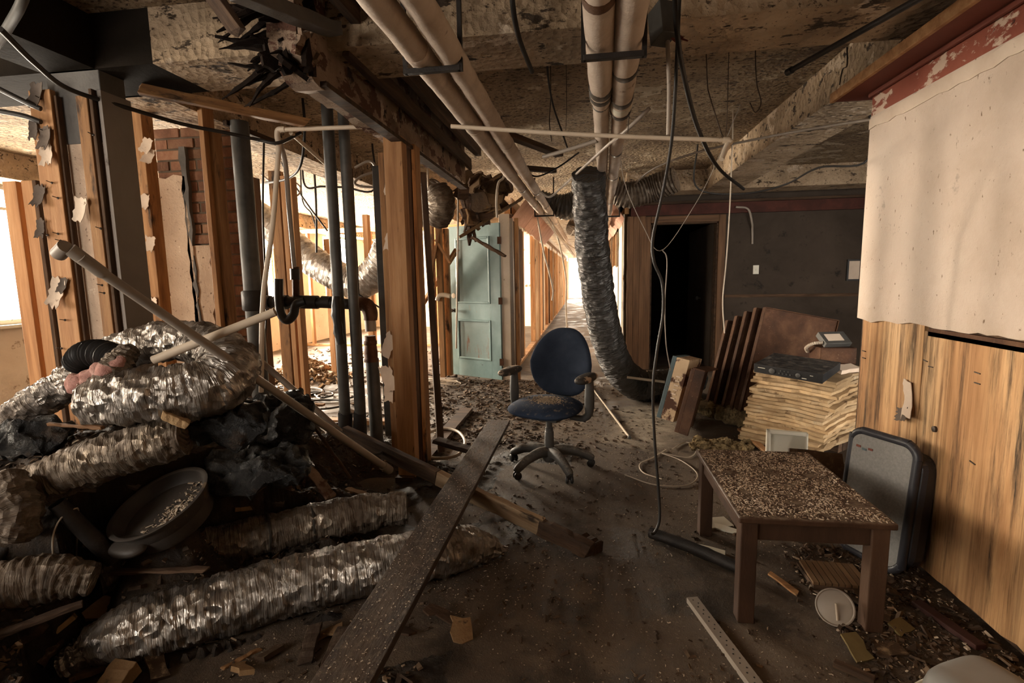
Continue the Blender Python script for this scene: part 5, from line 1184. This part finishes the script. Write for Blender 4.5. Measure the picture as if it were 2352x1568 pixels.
flakes('floor_debris', 'pale plaster litter on the floor before the teal door', 700, fw2, (.004, .015), m_chip, 26, 14)
def fw3(r): return r.uniform(.95, 1.5), r.uniform(1.3, 2.6), .0
flakes('floor_debris', 'crumbled debris along the foot of the plywood wall', 1500, fw3, (.004, .02), m_chipd, 27, 25)
flakes('floor_debris', 'straw coloured crumbs along the foot of the plywood wall', 500, fw3, (.003, .012), m_chip, 28, 25)
def fw4(r): return r.uniform(-5.6, -1.4), r.uniform(3.6, 9.5), .0
flakes('floor_debris', 'scattered rubbish over the bright room floor', 1400, fw4, (.01, .05), m_chipd, 29, 20)
def fw5(r):
    q = P(703, 868, z=0); a = r.uniform(0, 6.28); d = abs(r.gauss(0, .3)); h = max(0, .28*(1-d/.55)); return q.x+d*math.cos(a)*1.2, q.y+d*math.sin(a)*.8, h*r.uniform(.6, 1)
flakes('plaster_heap', 'heap of broken plaster behind the drain pipes', 900, fw5, (.02, .07), m_rub, 30, 35)
flakes('plaster_heap', 'light crumbs on the plaster heap behind the drain pipes', 300, fw5, (.015, .05), m_paper, 31, 35)

# ducts on the mound
def duct(label, tr, rads, m, n=150, seg=40, amp=.004, cr=.014, pitch=.05, k=0, flat=1.0, caps=True):
    pts = rest(tr, rads, flat)
    o = G().tube(pts, rads, n, seg, disp=corr(pitch, amp, cr, k, 14), flat=flat, caps=caps).build('flexible_duct', m, smooth=True)
    return tag(o, label, 'duct')
duct('big silver foil duct bent in a loop on top of the rubble mound', [(-30, 1010, 1.95), (70, 935, 2.0), (180, 870, 2.08), (290, 805, 2.14), (400, 782, 2.16), (490, 800, 2.12), (530, 840, 2.02), (490, 885, 1.90), (390, 905, 1.80), (280, 912, 1.74), (205, 920, 1.72)], [.05, .07, .08, .085, .09, .10, .115, .115, .11, .105, .085], m_foil, 260, 48, .001, .024, .06, 1)
nk = [(235, 890, 1.72), (262, 850, 1.74), (283, 820, 1.78), (303, 805, 1.82)]
tag(G().tube(PX(*nk), [.045, .052, .045, .03], 40, 24, disp=corr(.02, .003, .012, 4)).build('duct_neck', m_foild, smooth=True), 'twisted neck of foil stuck on the looped duct', 'duct')
tag(G().tube(PX((172, 835, 1.84), (195, 815, 1.83), (230, 812, 1.82), (262, 822, 1.80), (284, 836, 1.79)), [.045, .052, .055, .05, .035], 100, 20, disp=corr(.016, .0045)).build('corrugated_hose', m_blk, smooth=True), 'black ribbed hose end poking out of the looped duct', 'hose')
m_pwool = mat('pink_insulation_wool', [(.28, .12, .10), (.45, .24, .20), (.55, .36, .30)], 10, 1, bump=.9, bscale=50, rnd=.05)
t = thing('pink_insulation', P(215, 870, y=1.78), 'pink insulation wool spilling from the looped duct', 'insulation')
for k in range(7):
    q = P(175+13*k, 880-7*k, y=1.72); r = rnd.uniform(.035, .055)
    g = G().cushion(circle(r, r*.8, 22), r, T(*q) @ RX(50) @ RZ(k*40), 7, 2.2); g.v = [v+Vector((nz(v, 18, k), nz(v, 18, k+9), nz(v, 18, k+5)))*.022 for v in g.v]; g.build('tuft', m_pwool, t, smooth=True)
DO = {}
for l_, tr_, rd_, mm_, n_, sg_, am_, cr_, pi_, k_, fl_ in DUCTS: DO[l_[:5]] = duct(l_, tr_, rd_, {'d': m_foild, 'f': m_foil}[mm_], n_, sg_, am_, cr_, pi_, k_, fl_)
for px, py, yy in ((716, 1200, 2.22), (615, 1225, 2.11)):
    ring(P(px, py, y=yy), (P(px+40, py-8, y=yy+.05)-P(px, py, y=yy)), .096, .012, m_tape, 'seam_band', DO['upper'], 28)

# black bags
m_bag = mat('wet_black_plastic_bag', [(.006, .006, .006), (.016, .015, .014)], 6, .28, bump=1, bscale=16, rnd=0, spots=[((.05, .032, .02), 5, .60, .08)], spec=.5, bdist=.05)
for k, (px, py, yy, rx, ry, th, rz, lab) in enumerate(((528, 962, 1.97, .155, .12, .17, 20, 'shiny black plastic bag slumped below the looped duct'), (640, 960, 2.35, .20, .16, .2, -10, 'dull black plastic bag heaped behind the shiny one'), (590, 1070, 2.05, .24, .16, .12, 5, 'dark crumpled plastic sheet over the mound centre'), (60, 985, 1.78, .16, .1, .1, 30, 'dark plastic sheet at the left top of the mound'))):
    q = P(px, py, y=yy); g = G().cushion(circle(rx, ry, 64, 2.4), th, T(*q) @ RZ(rz) @ RX(15), 26, 2.6)
    g.v = [v+Vector((nz(v, 9, k), nz(v, 9, k+4), nz(v, 9, k+8)))*.05+Vector((nz(v, 30, k), nz(v, 30, k+1), nz(v, 30, k+2)))*.018-Vector((0, 0, .05*abs(nz(v, 16, k+2)))) for v in g.v]
    tag(g.build('plastic_bag', m_bag, smooth=True), lab, 'bag')

# big round tub with plaster crumbs
t = thing('round_tub', TUB - Vector((0, 0, .1)), 'large dark round tub lid holding plaster crumbs on the mound', 'tub')
q = TUB; M = T(*q) @ RX(24) @ RY(-10) @ Matrix.Scale(1.12*q.y/1.7, 4)
m_tub = mat('scuffed_dark_tub', [(.03, .024, .02), (.06, .05, .042)], 5, .5, bump=.2, rnd=0, spots=[((.13, .09, .055), 9, .62, .06)])
G().lathe([(0, -.02), (.14, -.02), (.148, .0), (.152, .028), (.162, .03), (.164, .036), (.158, .038), (.148, .034), (.142, .006), (.13, -.008), (0, -.01)], M, 48).build('tub', m_tub, t, smooth=True)
G().lathe([(.14, -.02), (.135, -.06), (.13, -.07), (0, -.07)], M, 40).build('wall', m_tub, t, smooth=True)
def tw(r):
    a = r.gauss(-.2, .7); d = min(.135, abs(r.gauss(.10, .04))); p = M @ Vector((d*math.cos(a), d*math.sin(a), -.006)); return p
flakes('plaster_crumbs', 'pale plaster crumbs lying in the round tub', 420, tw, (.003, .010), m_chip, 41, 25)
q = onray(292, 1256, .022, .05)
tag(G().cushion(circle(.085, .05, 36), .05, T(*q) @ RZ(-8) @ RX(20), 8, 3).build('grey_float', m_tub, smooth=True), 'oval grey plastic float below the round tub', 'float')

# pipes and lumber lying over the mound
t = thing('elbow_pipe', P(160, 580, y=1.45), 'long grey plastic pipe with elbow leaning diagonally over the mound', 'pipe')
a, b = P(185, 592, y=1.45), P(893, 1078, y=2.86)
G().tube([a, b], [.0165, .0215], 10, 14).build('pipe', m_pvcg, t, smooth=True)
d = (b-a).normalized()
k_ = P(160, 572, y=1.435); G().tube([a+d*.08, a+d*.075, k_], [.019, .0205, .021], 3, 16).tube([k_-d*.012, P(134, 584, y=1.435)], .0225, 3, 16).build('elbow', m_pvcg, t, smooth=True)
q = a+(b-a)*.985; ring(q, d, .027, .08, m_pvcg, 'coupling', t)
t = thing('plastic_pipe', P(370, 810, y=1.78), 'ivory plastic pipe with an open end resting on the looped duct', 'pipe')
a, b = P(352, 827, y=1.80), P(632, 716, y=1.95)
G().tube([a, b], .0175, 8, 16, caps=False).build('pipe', m_pvc, t, smooth=True); G().tube([a, b-(b-a).normalized()*.01], .014, 4, 16).build('bore', m_blk, t, smooth=True)
tag(G().tube([P(552, 790, y=3.195), P(720, 935, y=3.3), P(862, 1066, z=.02)], .0215, 10, 14).build('plastic_pipe', m_pvcg, smooth=True), 'grey plastic pipe leaning behind the looped duct, parallel to the elbow pipe', 'pipe')
t = thing('wide_plank', P(1000, 1280, z=.2), 'long dusty dark plank lying across the foil duct', 'plank')
m_plank = mat('dusty_dark_plank', [(.018, .010, .006), (.045, .028, .018), (.095, .062, .04)], 1.4, .72, bump=.4, bscale=14, stretch=(1.4, 5, 5), rnd=0, dust=((.13, .095, .068), .34), rvar=.4)
a, b = P(1147, 968, z=.20), P(745, 1640, z=.22)
pk = lumber('board', a, b, .172, .03, m_plank, t, bevel=.003)
def plw(r):
    M_ = frame(a, b-a); p = M_ @ Vector((r.uniform(0, (b-a).length), r.uniform(-.08, .08), .0155)); return p
flakes('plank_dust', 'pale grit sprinkled along the dusty dark plank', 1500, plw, (.001, .0035), m_chip, 44)
t = thing('broken_two_by_four', P(1100, 1150, z=.1), 'pale broken two by four lying under the wide plank', 'lumber')
a, b = P(792, 992, z=.32), P(1352, 1262, z=.05); c = a+(b-a)*.47
lumber('board', a, c, .045, .085, m_woodk, t, wobble=.002); lumber('board', c, a+(b-a)*.86, .045, .085, m_woodg, t, wobble=.004, end=.03); lumber('charred_end', a+(b-a)*.85, b, .05, .08, m_woodk, t, wobble=.007, end=.03)
tag(lumber('lumber', onf(1338, 1238, .03), onf(1375, 1258, .03), .06, .05, m_woodk, wobble=.006), 'charred wood block at the end of the two by four', 'lumber')
for lab, a, b, w_, h_, m in (('thin stick lying at the top of the mound below the looped duct', (115, 975, 1.64), (235, 982, 1.65), .02, .012, m_wood2),
        ('broken yellow plaster board wedged beside the shiny bag', (375, 950, 1.72), (430, 975, 1.76), .05, .03, m_tile),
        ('flaking painted board standing up behind the upper duct', (700, 1065, 2.35), (760, 1140, 2.3), .06, .015, m_peel),
        ('thin dark batten leaning on the black bag', (700, 950, 2.5), (806, 1098, 2.6), .015, .015, m_woodk),
        ('dark strip of wood along the upper duct', (260, 1328, onray(260, 1328, .008).y-.13), (475, 1320, onray(475, 1320, .008).y-.13), .03, .012, m_woodk),
        ('long dark lath at the lower left of the mound', (-20, 1500, 1.25), (190, 1420, 1.4), .035, .015, m_woodk),
        ('dark plastic gutter piece at the left top of the mound', (-20, 1035, onray(-20, 1035, .02).y), (65, 1040, onray(65, 1040, .02).y), .06, .03, m_iron),
        ('pale lath lying at the bottom of the mound', (520, 1570, 1.5), (600, 1525, 1.6), .02, .01, m_wood2),
        ('narrow grey plank end beside the wide plank', (705, 1590, 1.55), (728, 1500, 1.7), .05, .02, m_plank),
        ('dusty board end tucked beside the wide plank', (752, 1590, 1.5), (797, 1475, 1.72), .07, .02, m_plank),
        ('brown block at the bottom edge of the mound', (230, 1580, 1.3), (290, 1500, 1.4), .09, .05, m_rub),
        ('batten beneath the posts behind the wide plank', (1000, 1010, 3.4), (1085, 1035, 3.3), .08, .03, m_woodk),
        ('pale lath behind the drain pipes', (660, 925, 4.0), (745, 930, 4.0), .05, .02, m_wood)):
    o = tag(lumber('lumber', P(*a[:2], y=a[2]), P(*b[:2], y=b[2]), w_, h_, m, wobble=.003, end=.02), lab, 'lumber')
    if lab.startswith(('dark strip', 'long dark', 'pale lath lying', 'narrow grey', 'dusty board', 'brown block')): drop_on(o)
tag(G().tube([P(130, 1155, y=1.53), P(262, 1285, y=1.64)], [.028, .032], 20, 14, caps=False).build('black_pipe', m_iron, smooth=True), 'short black open pipe sloping down the mound', 'pipe')
tag(G().tube([onray(-20, 1300, .02), onray(80, 1178, .02)], .02, 14, 10).build('black_pipe', m_iron, smooth=True), 'slim black pipe at the left edge of the mound', 'pipe')
hose('wire_loop', 'bent wire hoop standing up from the mound', 'wire', PX((122, 1285, onray(122, 1275, -.01).y), (122, 1230, 1.5), (140, 1190, 1.52), (172, 1168, 1.56), (180, 1175, 1.58), (178, 1220, 1.6), (175, 1280, onray(175, 1272, -.01).y)), .003, m_wire, 50)
hose('flex_conduit', 'armoured flexible conduit looped on the floor by the posts', 'conduit', [onf(a, b, .052) for a, b in ((905, 1035), (950, 1010), (1010, 985), (1050, 990), (1068, 1015), (1050, 1045), (1000, 1052), (960, 1040))], .012, m_wire, 110)
hose('flex_conduit', 'thin armoured cable arching under the elbow pipe', 'conduit', PX((770, 985, 2.6), (800, 1005, 2.75), (830, 1035, 2.9), (860, 1043, 2.9), (885, 1037, 3.08)), .010, m_steel, 30)
for k in range(8):
    q = P(700+rnd.uniform(-30, 90), 905+rnd.uniform(-12, 25), z=.03); r = rnd.uniform(.15, .35); a0 = rnd.uniform(0, 6)
    hose('cable_coil', 'black cable lying in loose coils behind the vent pipes', 'cable', [(q.x+r*math.cos(a0+i*.5), q.y+r*.8*math.sin(a0+i*.5), .011+.003*k) for i in range(9)], .011, m_cable if k % 3 else m_pvcg, 50, group='coils of cable behind the pipes')
for k in range(4):
    q = P(1015+k*6, 870+k*4, z=.03); r = rnd.uniform(.12, .2); a0 = rnd.uniform(0, 6)
    hose('cable_coil', 'tangled pale cable at the foot of the teal door', 'cable', [(q.x+r*math.cos(a0+i*.7), q.y+r*.3*math.sin(a0+i*.7), .022+.006*k+.014*math.sin(i)) for i in range(10)], .007, m_wire, 60, group='tangle of cable by the teal door')
# larger broken boards on the mound, each its own thing
LOC = ['by the plaster board', 'beside the shiny bag', 'right of the round tub', 'under the flaking board', 'below the black sheet', 'next to the tub rim', 'above the tub', 'left of the tub rim', 'below the flattened duct', 'beside the flaking board foot', 'over the upper duct seam', 'by the open black pipe', 'beside the wire hoop', 'below the grey float', 'between upper and large duct', 'by the dark wood strip', 'near the brass duct end', 'below the brass duct', 'under the dark lath', 'at the lath tip', 'beside the brown block', 'below the crumpled foil end', 'below the large duct', 'by the pale lath', 'below the large duct near the plank', 'right of the wide plank', 'on the floor right of the wide plank', 'beneath the wide plank', 'behind the upper duct', 'behind the upper duct end', 'at the foot of the pine post']
spots_ = [(365, 1035), (405, 1050), (590, 1125), (625, 1105), (550, 1085), (480, 1110), (300, 1110), (240, 1145), (180, 1130), (640, 1150), (560, 1165), (215, 1250), (110, 1270), (300, 1265), (500, 1330), (330, 1345), (240, 1400), (150, 1430), (60, 1450), (100, 1500), (200, 1550), (360, 1540), (620, 1500), (560, 1545), (760, 1450), (1010, 1420), (1060, 1450), (930, 1450), (700, 1165), (770, 1190), (820, 1130)]
for k, (px, py) in enumerate(spots_):
    r = random.Random(k+900); q0 = P(px, py, z=.3)
    best = None
    for i in range(60):                                     # walk the sight line onto the mound surface
        zt = .9-.015*i; c = P(px, py, z=max(.005, zt)); 
        if c.z <= max(.01, moundz(c.x, c.y)+.02): best = c; break
    c = best or P(px, py, z=.01)
    o = slab('broken_board', None, None, c, (r.uniform(.05, .13), r.uniform(.04, .09)), RZ(r.uniform(0, 360)) @ RX(r.uniform(-30, 30)) @ RY(r.uniform(-25, 25)), r.choice((m_rub, m_brn, m_paperd, m_woodk, m_rub)), 400+k, r.uniform(.008, .02), .014)
    tag(o, 'small broken board fragment '+LOC[k], 'fragment', 'broken fragments on the rubble mound'); settle(o, -.003)

for n_ in ('plastic_bag.003',): drop_on(bpy.data.objects[n_], .012)
